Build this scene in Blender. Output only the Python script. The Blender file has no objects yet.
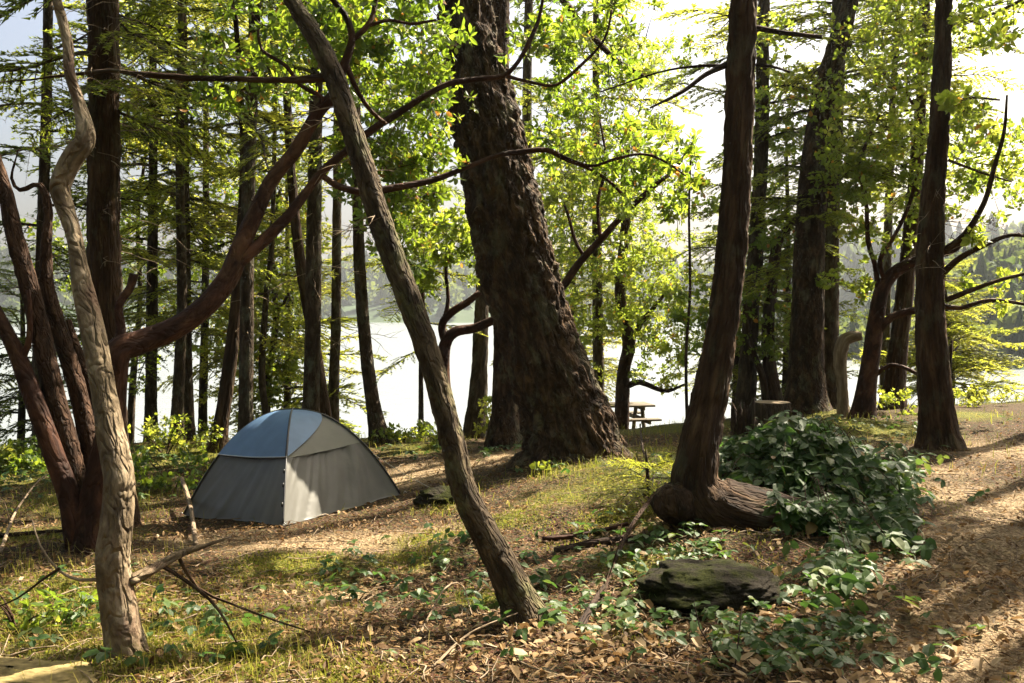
import bpy, math
import numpy as np
from mathutils import Vector, Matrix

# ------------------------------------------------------------------ basics
F, CZ, IW, IH = 900.0, 1.6, 1024, 683
TH = math.atan((341.5 - 310.0) / F)
SUN_AZ, SUN_EL = math.radians(50), math.radians(50)
WATER_Z = -5.0
scene = bpy.context.scene
col = scene.collection
PI = math.pi


def ray(px, py):
    xc = (np.asarray(px, float) - 512) / F
    yc = (341.5 - np.asarray(py, float)) / F
    dy = math.cos(TH) + yc * math.sin(TH)
    dz = -math.sin(TH) + yc * math.cos(TH)
    return xc / dy, dz / dy


def P(px, py, Y):
    a, b = ray(px, py)
    return np.array([a * Y, Y, CZ + b * Y])


def pix(p):
    """where a world point lands in the photograph (used only to plan density)"""
    p = np.atleast_2d(p)
    y = p[:, 1] * math.cos(TH) - (p[:, 2] - CZ) * math.sin(TH)
    z = p[:, 1] * math.sin(TH) + (p[:, 2] - CZ) * math.cos(TH)
    y = np.maximum(y, 0.05)
    return 512 + p[:, 0] / y * F, 341.5 - z / y * F, y


# ------------------------------------------------------------------ noise
_rs = np.random.RandomState(7)
_perm = _rs.permutation(512)
_perm = np.concatenate([_perm, _perm, _perm])
_grad = _rs.normal(size=(512, 3))
_grad /= np.linalg.norm(_grad, axis=1)[:, None]


def perlin(p):
    p = np.asarray(p, float)
    i = np.floor(p).astype(int)
    f = p - i
    i &= 511
    u = f * f * f * (f * (f * 6 - 15) + 10)
    r = 0
    for dx in (0, 1):
        wx = u[:, 0] if dx else 1 - u[:, 0]
        for dy in (0, 1):
            wy = u[:, 1] if dy else 1 - u[:, 1]
            for dz in (0, 1):
                wz = u[:, 2] if dz else 1 - u[:, 2]
                h = _perm[_perm[_perm[(i[:, 0] + dx) & 511] + ((i[:, 1] + dy) & 511)] + ((i[:, 2] + dz) & 511)]
                g = _grad[h]
                r = r + wx * wy * wz * (g[:, 0] * (f[:, 0] - dx) + g[:, 1] * (f[:, 1] - dy) + g[:, 2] * (f[:, 2] - dz))
    return r


def fbm(p, o=4, gain=.5):
    p = np.asarray(p, float)
    a, r = 1.0, 0
    for k in range(o):
        r = r + a * perlin(p + 17.3 * k)
        p = p * 2.03
        a *= gain
    return r


def fbm2(x, y, s, o=4, z=0.0):
    x = np.asarray(x, float)
    y = np.asarray(y, float)
    sh = np.broadcast(x, y).shape
    q = np.stack([np.broadcast_to(x, sh).ravel() * s, np.broadcast_to(y, sh).ravel() * s, np.full(int(np.prod(sh)) if sh else 1, z)], 1)
    return fbm(q, o).reshape(sh)


# ------------------------------------------------------------------ ground shape
_cp = [(0, 683, 3.6), (250, 683, 3.68), (512, 683, 3.72), (800, 683, 3.75), (1024, 683, 3.8), (120, 600, 4.9),
       (283, 529, 7.2), (400, 499, 8.45), (183, 519, 8.35), (180, 446, 12), (40, 458, 11.3), (0, 460, 11.3), (330, 446, 12.3),
       (400, 442, 12.4), (470, 445, 12.0), (570, 463, 9.7), (530, 475, 9.2), (655, 433, 13.5), (630, 434, 18.3), (720, 422, 14.2), (690, 422, 15.2),
       (765, 424, 13), (860, 412, 13.7), (1000, 406, 14.5), (938, 455, 9.5), (1000, 540, 5.8), (1000, 470, 8.2), (700, 600, 4.9),
       (530, 632, 4.5), (640, 480, 8.0), (560, 510, 7.3), (450, 510, 7.8), (860, 560, 5.5), (380, 590, 5.4)]
_cw = [P(*c) for c in _cp]
_cw += [np.array(q) for q in [(-9, 3, .1), (9, 3, .1), (0, 1, 0.05), (-7, -6, 0), (7, -6, 0), (0, -9, 0), (-14, 6, -.1), (14, 8, .2),
                              (-14, 14, -.3), (16, 16, .1), (-25, 0, 0), (25, 0, .1), (0, 24, -.9), (12, 24, -.3), (-12, 22, -.6)]]
_cw = np.array(_cw)


def _tk(d2):
    return 0.5 * d2 * np.log(d2 + 1e-9)


_n = len(_cw)
_A = np.zeros((_n + 3, _n + 3))
_d2 = ((_cw[:, None, :2] - _cw[None, :, :2]) ** 2).sum(-1)
_A[:_n, :_n] = _tk(_d2) + np.eye(_n) * 0.15
_A[:_n, _n] = 1
_A[:_n, _n + 1:] = _cw[:, :2]
_A[_n, :_n] = 1
_A[_n + 1:, :_n] = _cw[:, :2].T
_tw = np.linalg.solve(_A, np.concatenate([_cw[:, 2], np.zeros(3)]))
MOUND = (2.3, 7.35)


def edge_y(x):
    return np.interp(x, [-60, -20, -9, -6, -1.5, -.6, .8, 2.2, 3.2, 5, 8, 12, 60],
                     [7, 11.2, 11.6, 12.2, 13.2, 13.6, 18, 19.5, 17.2, 16, 16.2, 17, 22])


def gbase(x, y):
    x = np.asarray(x, float)
    y = np.asarray(y, float)
    sh = x.shape
    xf, yf = x.ravel(), y.ravel()
    out = np.zeros(xf.size)
    for s in range(0, xf.size, 20000):
        xx = np.clip(xf[s:s + 20000], -25, 25)
        yy = np.clip(yf[s:s + 20000], -9, 24)
        d2 = (xx[:, None] - _cw[None, :, 0]) ** 2 + (yy[:, None] - _cw[None, :, 1]) ** 2
        out[s:s + 20000] = _tk(d2) @ _tw[:_n] + _tw[_n] + xx * _tw[_n + 1] + yy * _tw[_n + 2]
    z = np.clip(out.reshape(sh), -1.3, .6)
    z = z + .46 * np.exp(-((x - MOUND[0]) / .62) ** 2 - ((y - MOUND[1]) / .5) ** 2)
    # moss hummocks
    for (hx, hy, sx, sy, h) in HUM:
        z = z + h * np.exp(-((x - hx) / sx) ** 2 - ((y - hy) / sy) ** 2)
    s = np.maximum(y - edge_y(x), 0)
    z = z - np.minimum(.62 * s * s / (s + 1.2), 11.5)
    return z


HUM = []
for (px, py, Y, sx, sy, h) in [(445, 500, 8.0, .28, .25, .1), (480, 545, 6.3, .35, .3, .09), (560, 520, 7.0, .6, .35, .08),
                               (300, 572, 6.0, .5, .25, .07), (60, 600, 5.0, .6, .4, .08), (20, 560, 6.0, .5, .4, .07),
                               (840, 428, 11.8, .7, .5, .12), (600, 480, 8.4, .6, .3, .08), (330, 650, 4.2, .3, .2, .04), (990, 572, 5.4, .55, .22, -.09), (985, 545, 5.9, .5, .2, .05)]:
    q = P(px, py, Y)
    HUM.append((q[0], q[1], sx, sy, h))

for (px, Y, r_, h) in [(572, 9.75, .9, .1), (530, 4.45, .3, .06), (938, 9.5, .5, .09), (120, 3.85, .3, .04), (88, 6.05, .6, .08), (108, 7.6, .5, .06), (806, 13.6, .6, .1), (700, 6.3, .5, .06)]:
    HUM.append((P(px, 500, Y)[0], Y, r_, r_, h))


def gz(x, y):
    return gbase(x, y) + .035 * fbm2(x, y, 1.3, 3) + .012 * fbm2(x, y, 6.0, 2, 5.5)


def G(px, py):
    """first ground point seen through these picture coordinates (N,3) ; nan rows where none"""
    px = np.atleast_1d(np.asarray(px, float))
    py = np.atleast_1d(np.asarray(py, float))
    a, b = ray(px, py)
    ys = np.concatenate([np.arange(2.5, 10, .1), np.arange(10, 24, .2)])
    prev = None
    hit = np.full(px.size, np.nan)
    done = np.zeros(px.size, bool)
    for y in ys:
        d = CZ + b * y - gbase(a * y, np.full(px.size, y))
        if prev is not None:
            m = (~done) & (d <= 0)
            hit[m] = yprev + (y - yprev) * (prev[m] / np.maximum(prev[m] - d[m], 1e-6))
            done |= m
        prev, yprev = d, y
    x = a * hit
    z = np.full(px.size, np.nan)
    ok = done
    z[ok] = gz(x[ok], hit[ok])
    return np.stack([x, hit, z], 1)


# ------------------------------------------------------------------ materials
def newmat(name):
    m = bpy.data.materials.new(name)
    m.use_nodes = True
    nt = m.node_tree
    nt.nodes.clear()
    return m, nt


class NT:
    def __init__(self, name):
        self.m, self.nt = newmat(name)

    def n(self, typ, props=None, **inp):
        nd = self.nt.nodes.new(typ)
        for k, v in (props or {}).items():
            setattr(nd, k, v)
        for k, v in inp.items():
            key = int(k[1:]) if k[0] == 'i' and k[1:].isdigit() else k.replace('_', ' ')
            s = nd.inputs[key]
            if isinstance(v, tuple) and len(v) == 2 and hasattr(v[0], 'outputs'):
                self.nt.links.new(v[0].outputs[v[1]], s)
            elif hasattr(v, 'outputs'):
                self.nt.links.new(v.outputs[0], s)
            else:
                s.default_value = v
        return nd

    def ramp(self, fac, stops):
        nd = self.nt.nodes.new('ShaderNodeValToRGB')
        self.nt.links.new(fac.outputs[0] if hasattr(fac, 'outputs') else fac[0].outputs[fac[1]], nd.inputs[0])
        el = nd.color_ramp.elements
        while len(el) < len(stops):
            el.new(0.5)
        for e, (p, c) in zip(el, stops):
            e.position = p
            e.color = (*c, 1) if len(c) == 3 else c
        return nd

    def out(self, sh, vol=None):
        o = self.nt.nodes.new('ShaderNodeOutputMaterial')
        if sh is not None:
            self.nt.links.new(sh.outputs[0], o.inputs['Surface'])
        if vol is not None:
            self.nt.links.new(vol.outputs[0], o.inputs['Volume'])
        return self.m


def bark_mat(name, dark, mid, light, sc=9.0, stretch=5.0, bump=.6, lichen=None, lichen_amt=.5, rough=.9, lo=.35, hi=.65, dist=.03):
    t = NT(name)
    a = t.n('ShaderNodeAttribute', {'attribute_name': 'bk'})
    mp = t.n('ShaderNodeMapping', Vector=(a, 'Vector'), Scale=(sc, sc, sc / stretch))
    n1 = t.n('ShaderNodeTexNoise', Vector=mp, Scale=1.0, Detail=7.0, Roughness=.62, Distortion=.4)
    mp2 = t.n('ShaderNodeMapping', Vector=(a, 'Vector'), Scale=(1.6, 1.6, .9))
    n2 = t.n('ShaderNodeTexNoise', Vector=mp2, Scale=1.0, Detail=4.0)
    c = t.ramp(n1, [(lo - .08, dark), ((lo + hi) / 2, mid), (hi + .08, light)])
    cv = t.n('ShaderNodeMix', {'data_type': 'RGBA', 'blend_type': 'MULTIPLY'}, i0=.5, i6=c, i7=t.ramp(n2, [(.35, (.55, .5, .48)), (.65, (1, 1, 1))]))
    last = (cv, 2)
    if lichen:
        mp3 = t.n('ShaderNodeMapping', Vector=(a, 'Vector'), Scale=(5, 5, 3))
        n3 = t.n('ShaderNodeTexNoise', Vector=mp3, Scale=1.0, Detail=5.0, Roughness=.7)
        f = t.ramp(n3, [(.52, (0, 0, 0)), (.66, (lichen_amt,) * 3)])
        lm = t.n('ShaderNodeMix', {'data_type': 'RGBA'}, i0=f, i6=last, i7=(*lichen, 1))
        last = (lm, 2)
    n4 = t.n('ShaderNodeTexNoise', Vector=mp, Scale=4.0, Detail=5.0)
    n5 = t.n('ShaderNodeTexNoise', Vector=mp, Scale=1.3, Detail=2.0, Distortion=.6)
    ab = t.n('ShaderNodeMath', {'operation': 'ABSOLUTE'}, i0=t.n('ShaderNodeMath', {'operation': 'SUBTRACT'}, i0=n5, i1=.5))
    pl = t.n('ShaderNodeMath', {'operation': 'MULTIPLY', 'use_clamp': True}, i0=ab, i1=9.0)
    hh = t.n('ShaderNodeMath', {'operation': 'MULTIPLY_ADD'}, i0=n4, i1=.45, i2=t.n('ShaderNodeMath', {'operation': 'MULTIPLY_ADD'}, i0=pl, i1=.7, i2=n1))
    b = t.n('ShaderNodeBump', Strength=bump, Distance=dist, Height=hh)
    s = t.n('ShaderNodeBsdfPrincipled', Base_Color=last, Roughness=rough, Specular_IOR_Level=.2, Normal=b)
    return t.out(s)


def leaf_mat(name, stops, trans, tfac=.45, rough=.45, spec=.35):
    """stops: colour by the per-leaf 'tint' value; transmitted light is tinted by trans"""
    t = NT(name)
    a = t.n('ShaderNodeAttribute', {'attribute_name': 'tint'})
    c = t.ramp((a, 'Fac'), stops)
    s = t.n('ShaderNodeBsdfPrincipled', Base_Color=c, Roughness=rough, Specular_IOR_Level=spec)
    tc = t.ramp((a, 'Fac'), trans)
    tr = t.n('ShaderNodeBsdfTranslucent', Color=tc)
    mx = t.n('ShaderNodeMixShader', i0=tfac, i1=s, i2=tr)
    return t.out(mx)


def plain(name, c, rough=.6, spec=.3, vary=.15, sc=8.0, bump=0.0, trans=0.0, coord='Object', metal=0.0):
    t = NT(name)
    tc = t.n('ShaderNodeTexCoord')
    n = t.n('ShaderNodeTexNoise', Vector=(tc, coord), Scale=sc, Detail=5.0)
    d = tuple(x * (1 - vary) for x in c)
    u = tuple(min(1, x * (1 + vary)) for x in c)
    r = t.ramp(n, [(.3, d), (.7, u)])
    kw = {}
    if bump:
        kw['Normal'] = t.n('ShaderNodeBump', Strength=bump, Distance=.01, Height=n)
    s = t.n('ShaderNodeBsdfPrincipled', Base_Color=r, Roughness=rough, Specular_IOR_Level=spec, Metallic=metal, **kw)
    if trans:
        tr = t.n('ShaderNodeBsdfTranslucent', Color=r)
        s = t.n('ShaderNodeMixShader', i0=trans, i1=s, i2=tr)
    return t.out(s)


M = {}
M['fir'] = bark_mat('douglas_fir_bark', (.008, .0045, .0025), (.046, .026, .013), (.165, .1, .054), sc=13, stretch=2.6, bump=1.0, lichen=(.17, .16, .1), lichen_amt=.6, dist=.05)
M['fir_far'] = bark_mat('thin_conifer_bark', (.015, .01, .006), (.055, .038, .023), (.15, .11, .075), sc=16, stretch=3.5, bump=.8, lichen=(.16, .17, .12), lichen_amt=.6)
M['cedar'] = bark_mat('reddish_bark', (.01, .0055, .003), (.046, .025, .0125), (.13, .078, .042), sc=14, stretch=7, bump=.9, lichen=(.12, .12, .07), lichen_amt=.35)
M['lean'] = bark_mat('mossy_fir_bark', (.014, .009, .005), (.06, .042, .024), (.17, .125, .075), sc=16, stretch=3, bump=1.0, lichen=(.14, .14, .06), lichen_amt=.6)
M['madrone'] = bark_mat('madrone_bark', (.012, .005, .003), (.038, .0145, .008), (.12, .05, .026), sc=9, stretch=2.2, bump=.5, rough=.75, lichen=(.16, .085, .04), lichen_amt=.4)
M['madrone_old'] = bark_mat('flaking_madrone_bark', (.014, .008, .005), (.05, .026, .015), (.13, .075, .045), sc=16, stretch=2.6, bump=.8)
M['pale'] = bark_mat('pale_peeling_bark', (.045, .03, .018), (.18, .135, .082), (.44, .36, .25), sc=11, stretch=2.0, bump=.8, lichen=(.1, .055, .035), lichen_amt=.75, rough=.8)
M['dead'] = bark_mat('bare_dead_wood', (.09, .06, .04), (.24, .18, .12), (.4, .32, .24), sc=20, stretch=5, bump=.5)
M['darkwood'] = bark_mat('dark_rotting_wood', (.012, .008, .006), (.045, .027, .019), (.1, .06, .042), sc=14, stretch=4, bump=1.0, lichen=(.05, .06, .02), lichen_amt=.5)

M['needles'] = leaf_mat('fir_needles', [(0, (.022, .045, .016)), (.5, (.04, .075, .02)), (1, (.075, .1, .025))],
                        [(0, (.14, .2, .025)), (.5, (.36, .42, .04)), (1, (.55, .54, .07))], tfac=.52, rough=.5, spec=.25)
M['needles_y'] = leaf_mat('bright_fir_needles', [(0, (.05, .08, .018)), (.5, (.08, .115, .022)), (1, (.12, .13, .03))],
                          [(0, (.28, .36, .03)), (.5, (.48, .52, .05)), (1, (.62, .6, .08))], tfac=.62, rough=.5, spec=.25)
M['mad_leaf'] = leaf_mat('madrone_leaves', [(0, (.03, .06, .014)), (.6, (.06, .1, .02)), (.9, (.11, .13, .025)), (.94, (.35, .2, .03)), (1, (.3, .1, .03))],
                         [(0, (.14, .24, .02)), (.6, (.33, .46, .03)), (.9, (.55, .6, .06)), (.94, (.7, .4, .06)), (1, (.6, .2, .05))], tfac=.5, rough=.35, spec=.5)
M['mad_leaf_y'] = leaf_mat('sun_tinted_madrone_leaves', [(0, (.05, .085, .016)), (.6, (.09, .125, .022)), (.93, (.13, .14, .03)), (.96, (.4, .24, .03)), (1, (.35, .12, .03))],
                           [(0, (.2, .3, .03)), (.6, (.4, .5, .045)), (.93, (.6, .63, .08)), (.96, (.75, .45, .06)), (1, (.6, .2, .05))], tfac=.55, rough=.4, spec=.4)  # lighter, yellower copy of the madrone leaves, sunlight put into the colour
M['bramble'] = leaf_mat('bramble_leaves', [(0, (.016, .038, .011)), (.6, (.034, .07, .016)), (.93, (.065, .1, .024)), (1, (.16, .1, .03))],
                        [(0, (.05, .12, .02)), (.6, (.12, .25, .04)), (1, (.25, .3, .05))], tfac=.28, rough=.5, spec=.25)
M['shrub'] = leaf_mat('salal_leaves', [(0, (.03, .06, .012)), (.6, (.07, .11, .02)), (1, (.13, .15, .03))],
                      [(0, (.15, .25, .02)), (.6, (.4, .5, .04)), (1, (.6, .6, .08))], tfac=.45, rough=.4, spec=.4)
M['litter'] = leaf_mat('dry_leaves', [(0, (.03, .016, .008)), (.3, (.09, .048, .018)), (.55, (.19, .115, .046)), (.8, (.28, .19, .1)), (.93, (.4, .3, .18)), (1, (.38, .12, .03))],
                       [(0, (.1, .05, .02)), (.5, (.35, .2, .08)), (1, (.5, .3, .12))], tfac=.18, rough=.7, spec=.2)
M['grass'] = leaf_mat('moss_and_grass_blades', [(0, (.05, .07, .012)), (.4, (.125, .12, .016)), (.7, (.24, .2, .03)), (1, (.36, .27, .12))],
                      [(0, (.15, .2, .02)), (.5, (.35, .36, .04)), (1, (.5, .4, .15))], tfac=.4, rough=.6, spec=.2)


def ground_mat():
    t = NT('forest_floor')
    tc = t.n('ShaderNodeTexCoord')
    ob = (tc, 'Object')
    am = t.n('ShaderNodeAttribute', {'attribute_name': 'moss'})
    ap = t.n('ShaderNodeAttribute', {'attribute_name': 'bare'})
    n1 = t.n('ShaderNodeTexNoise', Vector=ob, Scale=3.0, Detail=8.0, Roughness=.65)
    n2 = t.n('ShaderNodeTexNoise', Vector=ob, Scale=38.0, Detail=6.0, Roughness=.7)
    n3 = t.n('ShaderNodeTexVoronoi', {'feature': 'F1'}, Vector=ob, Scale=55.0, Randomness=1.0)
    duff = t.ramp(n2, [(.3, (.018, .012, .006)), (.5, (.066, .042, .02)), (.68, (.17, .116, .06))])
    chips = t.n('ShaderNodeMix', {'data_type': 'RGBA', 'blend_type': 'MULTIPLY'}, i0=.55, i6=duff, i7=(n3, 'Color'))
    bare = t.ramp(n2, [(.3, (.075, .05, .027)), (.5, (.24, .172, .1)), (.7, (.42, .325, .2))])  # pale soil, raised so the sunlit clearing strip comes out brighter
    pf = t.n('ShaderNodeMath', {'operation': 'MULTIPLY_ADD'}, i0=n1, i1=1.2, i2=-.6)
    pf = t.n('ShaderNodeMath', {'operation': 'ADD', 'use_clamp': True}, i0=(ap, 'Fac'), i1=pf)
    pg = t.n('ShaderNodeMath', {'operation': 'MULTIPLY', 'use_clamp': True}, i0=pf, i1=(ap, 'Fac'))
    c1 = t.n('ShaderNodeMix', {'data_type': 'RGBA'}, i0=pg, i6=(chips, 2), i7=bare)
    moss = t.ramp(n2, [(.3, (.03, .04, .008)), (.5, (.09, .095, .014)), (.7, (.24, .2, .03))])
    mf = t.n('ShaderNodeMath', {'operation': 'MULTIPLY_ADD'}, i0=n1, i1=2.2, i2=-1.1)
    mf = t.n('ShaderNodeMath', {'operation': 'ADD', 'use_clamp': True}, i0=(am, 'Fac'), i1=mf)
    mg = t.n('ShaderNodeMath', {'operation': 'MULTIPLY', 'use_clamp': True}, i0=mf, i1=(am, 'Fac'))
    c2 = t.n('ShaderNodeMix', {'data_type': 'RGBA'}, i0=mg, i6=(c1, 2), i7=moss)
    hb = t.n('ShaderNodeMath', {'operation': 'ADD'}, i0=n2, i1=(n3, 'Distance'))
    b = t.n('ShaderNodeBump', Strength=.9, Distance=.02, Height=hb)
    s = t.n('ShaderNodeBsdfPrincipled', Base_Color=(c2, 2), Roughness=.95, Specular_IOR_Level=.15, Normal=b)
    return t.out(s)


M['ground'] = ground_mat()


# ------------------------------------------------------------------ mesh helpers
def mesh(name, V, faces, mats, attrs=None, smooth=True, fmat=None):
    """faces: list of integer arrays (n,3) or (n,4); fmat: material index per face array"""
    me = bpy.data.meshes.new(name)
    V = np.ascontiguousarray(V, dtype=np.float32)
    me.vertices.add(len(V))
    me.vertices.foreach_set('co', V.ravel())
    if fmat is not None:
        fmat = [m for f, m in zip(faces, fmat) if len(f)]
    faces = [np.asarray(f, dtype=np.int32) for f in faces if len(f)]
    nl = sum(f.size for f in faces)
    nf = sum(len(f) for f in faces)
    me.loops.add(nl)
    me.polygons.add(nf)
    me.loops.foreach_set('vertex_index', np.concatenate([f.ravel() for f in faces]))
    tot = np.concatenate([np.full(len(f), f.shape[1], np.int32) for f in faces])
    st = np.concatenate([[0], np.cumsum(tot)[:-1]]).astype(np.int32)
    me.polygons.foreach_set('loop_start', st)
    if fmat is not None:
        fm = [m for f, m in zip(faces, fmat)]
        me.polygons.foreach_set('material_index', np.concatenate([np.full(len(f), m, np.int32) for f, m in zip(faces, fm)]))
    me.polygons.foreach_set('use_smooth', np.full(nf, bool(smooth)))
    for k, v in (attrs or {}).items():
        v = np.ascontiguousarray(v, dtype=np.float32)
        if v.ndim == 1:
            at = me.attributes.new(k, 'FLOAT', 'POINT')
            at.data.foreach_set('value', v)
        else:
            at = me.attributes.new(k, 'FLOAT_VECTOR', 'POINT')
            at.data.foreach_set('vector', v.ravel())
    for m in mats:
        me.materials.append(m)
    me.update(calc_edges=True)
    return me


def link(name, me, parent=None, label=None, cat=None, group=None, kind=None):
    o = bpy.data.objects.new(name, me)
    col.objects.link(o)
    if parent is not None:
        o.parent = parent
        o.matrix_parent_inverse = parent.matrix_world.inverted()
    for k, v in (('label', label), ('category', cat), ('group', group), ('kind', kind)):
        if v:
            o[k] = v
    return o


def thing(name, label, cat, loc=(0, 0, 0), group=None):
    o = bpy.data.objects.new(name, None)
    col.objects.link(o)
    o.empty_display_size = .2
    o.location = Vector([float(v) for v in loc])
    o.matrix_world = Matrix.Translation(o.location)
    o['label'] = label
    o['category'] = cat
    if group:
        o['group'] = group
    return o


class Acc:
    """collects geometry: vertices, faces per material slot, point attributes"""

    def __init__(self):
        self.V, self.F, self.fm, self.bk, self.ti, self.nv = [], [], [], [], [], 0

    def add(self, V, F, m=0, bk=None, tint=None):
        V = np.asarray(V, float)
        for f in (F if isinstance(F, list) else [F]):
            self.F.append(np.asarray(f) + self.nv)
            self.fm.append(m)
        self.V.append(V)
        self.bk.append(V if bk is None else bk)
        self.ti.append(np.zeros(len(V)) if tint is None else np.broadcast_to(tint, (len(V),)))
        self.nv += len(V)

    def build(self, name, mats, parent=None, smooth=True, **kw):
        me = mesh(name, np.concatenate(self.V), self.F, mats, {'bk': np.concatenate(self.bk), 'tint': np.concatenate(self.ti)}, smooth, self.fm)
        return link(name, me, parent, **kw)


def catmull(pts, ds):
    """pts (n,k) smooth resampling, about ds apart by the first three columns"""
    pts = np.asarray(pts, float)
    p = np.vstack([2 * pts[0] - pts[1], pts, 2 * pts[-1] - pts[-2]])
    out = []
    for i in range(1, len(p) - 2):
        L = np.linalg.norm(p[i + 1, :3] - p[i, :3])
        n = max(2, int(L / ds))
        t = np.linspace(0, 1, n, endpoint=False)[:, None]
        a, b, c, d = p[i - 1], p[i], p[i + 1], p[i + 2]
        out.append(.5 * (2 * b + (c - a) * t + (2 * a - 5 * b + 4 * c - d) * t ** 2 + (3 * b - a - 3 * c + d) * t ** 3))
    out.append(pts[-1:])
    return np.vstack(out)


def frames(path):
    T = np.gradient(path, axis=0)
    T /= np.linalg.norm(T, axis=1)[:, None] + 1e-12
    n0 = np.cross(T[0], [0.31, .2, .93] if abs(T[0][2]) < .8 else [1, 0.13, 0])
    n0 /= np.linalg.norm(n0)
    N = [n0]
    for i in range(1, len(path)):
        v = N[-1] - T[i] * np.dot(N[-1], T[i])
        N.append(v / (np.linalg.norm(v) + 1e-12))
    N = np.array(N)
    return T, N, np.cross(T, N)


def tube(path, rad, segs=8, disp=None, cap=True, off=0.0):
    path = np.asarray(path, float)
    rad = np.broadcast_to(np.asarray(rad, float), (len(path),))
    T, N, B = frames(path)
    s = np.concatenate([[0], np.cumsum(np.linalg.norm(np.diff(path, axis=0), axis=1))])
    a = np.arange(segs) / segs * 2 * PI
    ca, sa = np.cos(a), np.sin(a)
    bk = np.stack([ca[None] * rad[:, None], sa[None] * rad[:, None], np.broadcast_to(s[:, None], (len(path), segs)) + off], -1).reshape(-1, 3) + np.array([off * 3.1, off * 1.7, 0])
    R = np.repeat(rad, segs).reshape(len(path), segs)
    if disp is not None:
        R = R + disp(bk, R.ravel()).reshape(R.shape)
    V = path[:, None] + R[..., None] * (ca[None, :, None] * N[:, None] + sa[None, :, None] * B[:, None])
    V = V.reshape(-1, 3)
    i = np.arange(len(path) - 1)[:, None] * segs
    j = np.arange(segs)[None]
    k = (j + 1) % segs
    q = np.stack([i + j, i + k, i + segs + k, i + segs + j], -1).reshape(-1, 4)
    Fs = [q]
    if cap:
        n = len(V)
        V = np.vstack([V, path[0], path[-1]])
        bk = np.vstack([bk, bk[0], bk[-1]])
        jj = np.arange(segs)
        kk = (jj + 1) % segs
        e = (len(path) - 1) * segs
        Fs.append(np.vstack([np.stack([np.full(segs, n), kk, jj], 1), np.stack([np.full(segs, n + 1), e + jj, e + kk], 1)]))
    return V, Fs, bk


def copies(V, Fs, mats3, locs):
    """one prototype placed k times"""
    k, n = len(locs), len(V)
    W = np.einsum('kij,nj->kni', mats3, V) + locs[:, None]
    off = (np.arange(k) * n)[:, None, None]
    return W.reshape(-1, 3), [(f[None] + off).reshape(-1, f.shape[1]) for f in Fs]


def rotm(az, pitch, roll=0.0):
    """x axis turned to azimuth az, raised by pitch, rolled about itself"""
    az, pitch, roll = np.broadcast_arrays(np.asarray(az, float), np.asarray(pitch, float), np.asarray(roll, float))
    ca, sa, cp, sp, cr, sr = np.cos(az), np.sin(az), np.cos(pitch), np.sin(pitch), np.cos(roll), np.sin(roll)
    x = np.stack([ca * cp, sa * cp, sp], -1)
    y0 = np.stack([-sa, ca, 0 * ca], -1)
    z0 = np.cross(x, y0)
    y = cr[..., None] * y0 + sr[..., None] * z0
    z = np.cross(x, y)
    return np.stack([x, y, z], -1)


# ------------------------------------------------------------------ foliage prototypes
def make_spray(rng, nstep=.019, side=.045, nl=.04, nw=.0095, droop=.16, wide=.42, bare=.1):
    """a conifer bough of unit length along +x: returns needle triangles and wood"""
    T = []
    wood = Acc()
    cx = lambda x: np.stack([x, .03 * np.sin(x * 5 + ph), -droop * x ** 2 + .02 * np.sin(x * 9 + ph)], -1)
    ph = rng.uniform(0, 6)

    def needles(p0, d, L, n, size):
        t = rng.uniform(0, 1, n)
        base = p0[None] + d[None] * (t * L)[:, None]
        base[:, 2] -= .25 * (t * L) ** 2 / max(L, .05)
        sgn = np.where(np.arange(n) % 2, 1, -1)
        side_v = np.cross(d, [0, 0, 1.0])
        side_v /= np.linalg.norm(side_v) + 1e-9
        dirs = d[None] * rng.uniform(.5, 1.1, (n, 1)) + side_v[None] * (sgn * rng.uniform(.4, 1.1, n))[:, None] + np.array([0, 0, 1.0])[None] * rng.uniform(-.5, .35, (n, 1))
        dirs /= np.linalg.norm(dirs, axis=1)[:, None]
        perp = np.cross(dirs, rng.normal(size=(n, 3)) * .35 + np.array([0, 0, 1.0]))
        perp /= np.linalg.norm(perp, axis=1)[:, None] + 1e-9
        ln = size * rng.uniform(.7, 1.25, (n, 1))
        T.append(np.stack([base - perp * nw, base + perp * nw, base + dirs * ln], 1))

    xs = np.arange(bare, 1.0, side)
    for i, x in enumerate(xs):
        for sg in (-1, 1):
            if rng.uniform() < .1:
                continue
            L = (wide * (1 - x) ** .75 * min(1, .45 + x * 2.2) + .05) * rng.uniform(.65, 1.15)
            p0 = cx(np.array([x + rng.uniform(-.02, .02)]))[0]
            an = math.radians(rng.uniform(42, 66)) * sg
            d = np.array([math.cos(an), math.sin(an), rng.uniform(-.28, .12)])
            d /= np.linalg.norm(d)
            n = max(4, int(L / nstep * 1.9))
            needles(p0, d, L, n, nl)
            if L > .12:
                pe = p0 + d * L * .95
                pe[2] -= .25 * L
                pm = p0 + d * L * .5
                pm[2] -= .06 * L
                w = tube([p0, pm, pe], [.004, .003, .0015], 3, cap=False)
                wood.add(w[0], w[1])
    x = np.linspace(0, 1, 9)
    w = tube(cx(x), np.linspace(.013, .002, 9), 4, cap=False)
    wood.add(w[0], w[1])
    p = cx(np.array([.88]))[0]
    needles(p, np.array([.97, 0, -.24]), .14, 14, nl)
    T = np.concatenate(T).reshape(-1, 3)
    return T, np.concatenate(wood.V), wood.F


_r = np.random.default_rng(11)
SPRAY = [make_spray(_r, droop=d) for d in (.08, .16, .24, .34, .45)]
SPRAY_LO = [make_spray(_r, nstep=.05, side=.085, nl=.06, nw=.02, droop=d) for d in (.05, .2, .35)]
SPRAY_FINE = [make_spray(_r, nstep=.012, side=.05, nl=.03, nw=.005, droop=d, wide=.5) for d in (.1, .22, .3)]


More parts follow.
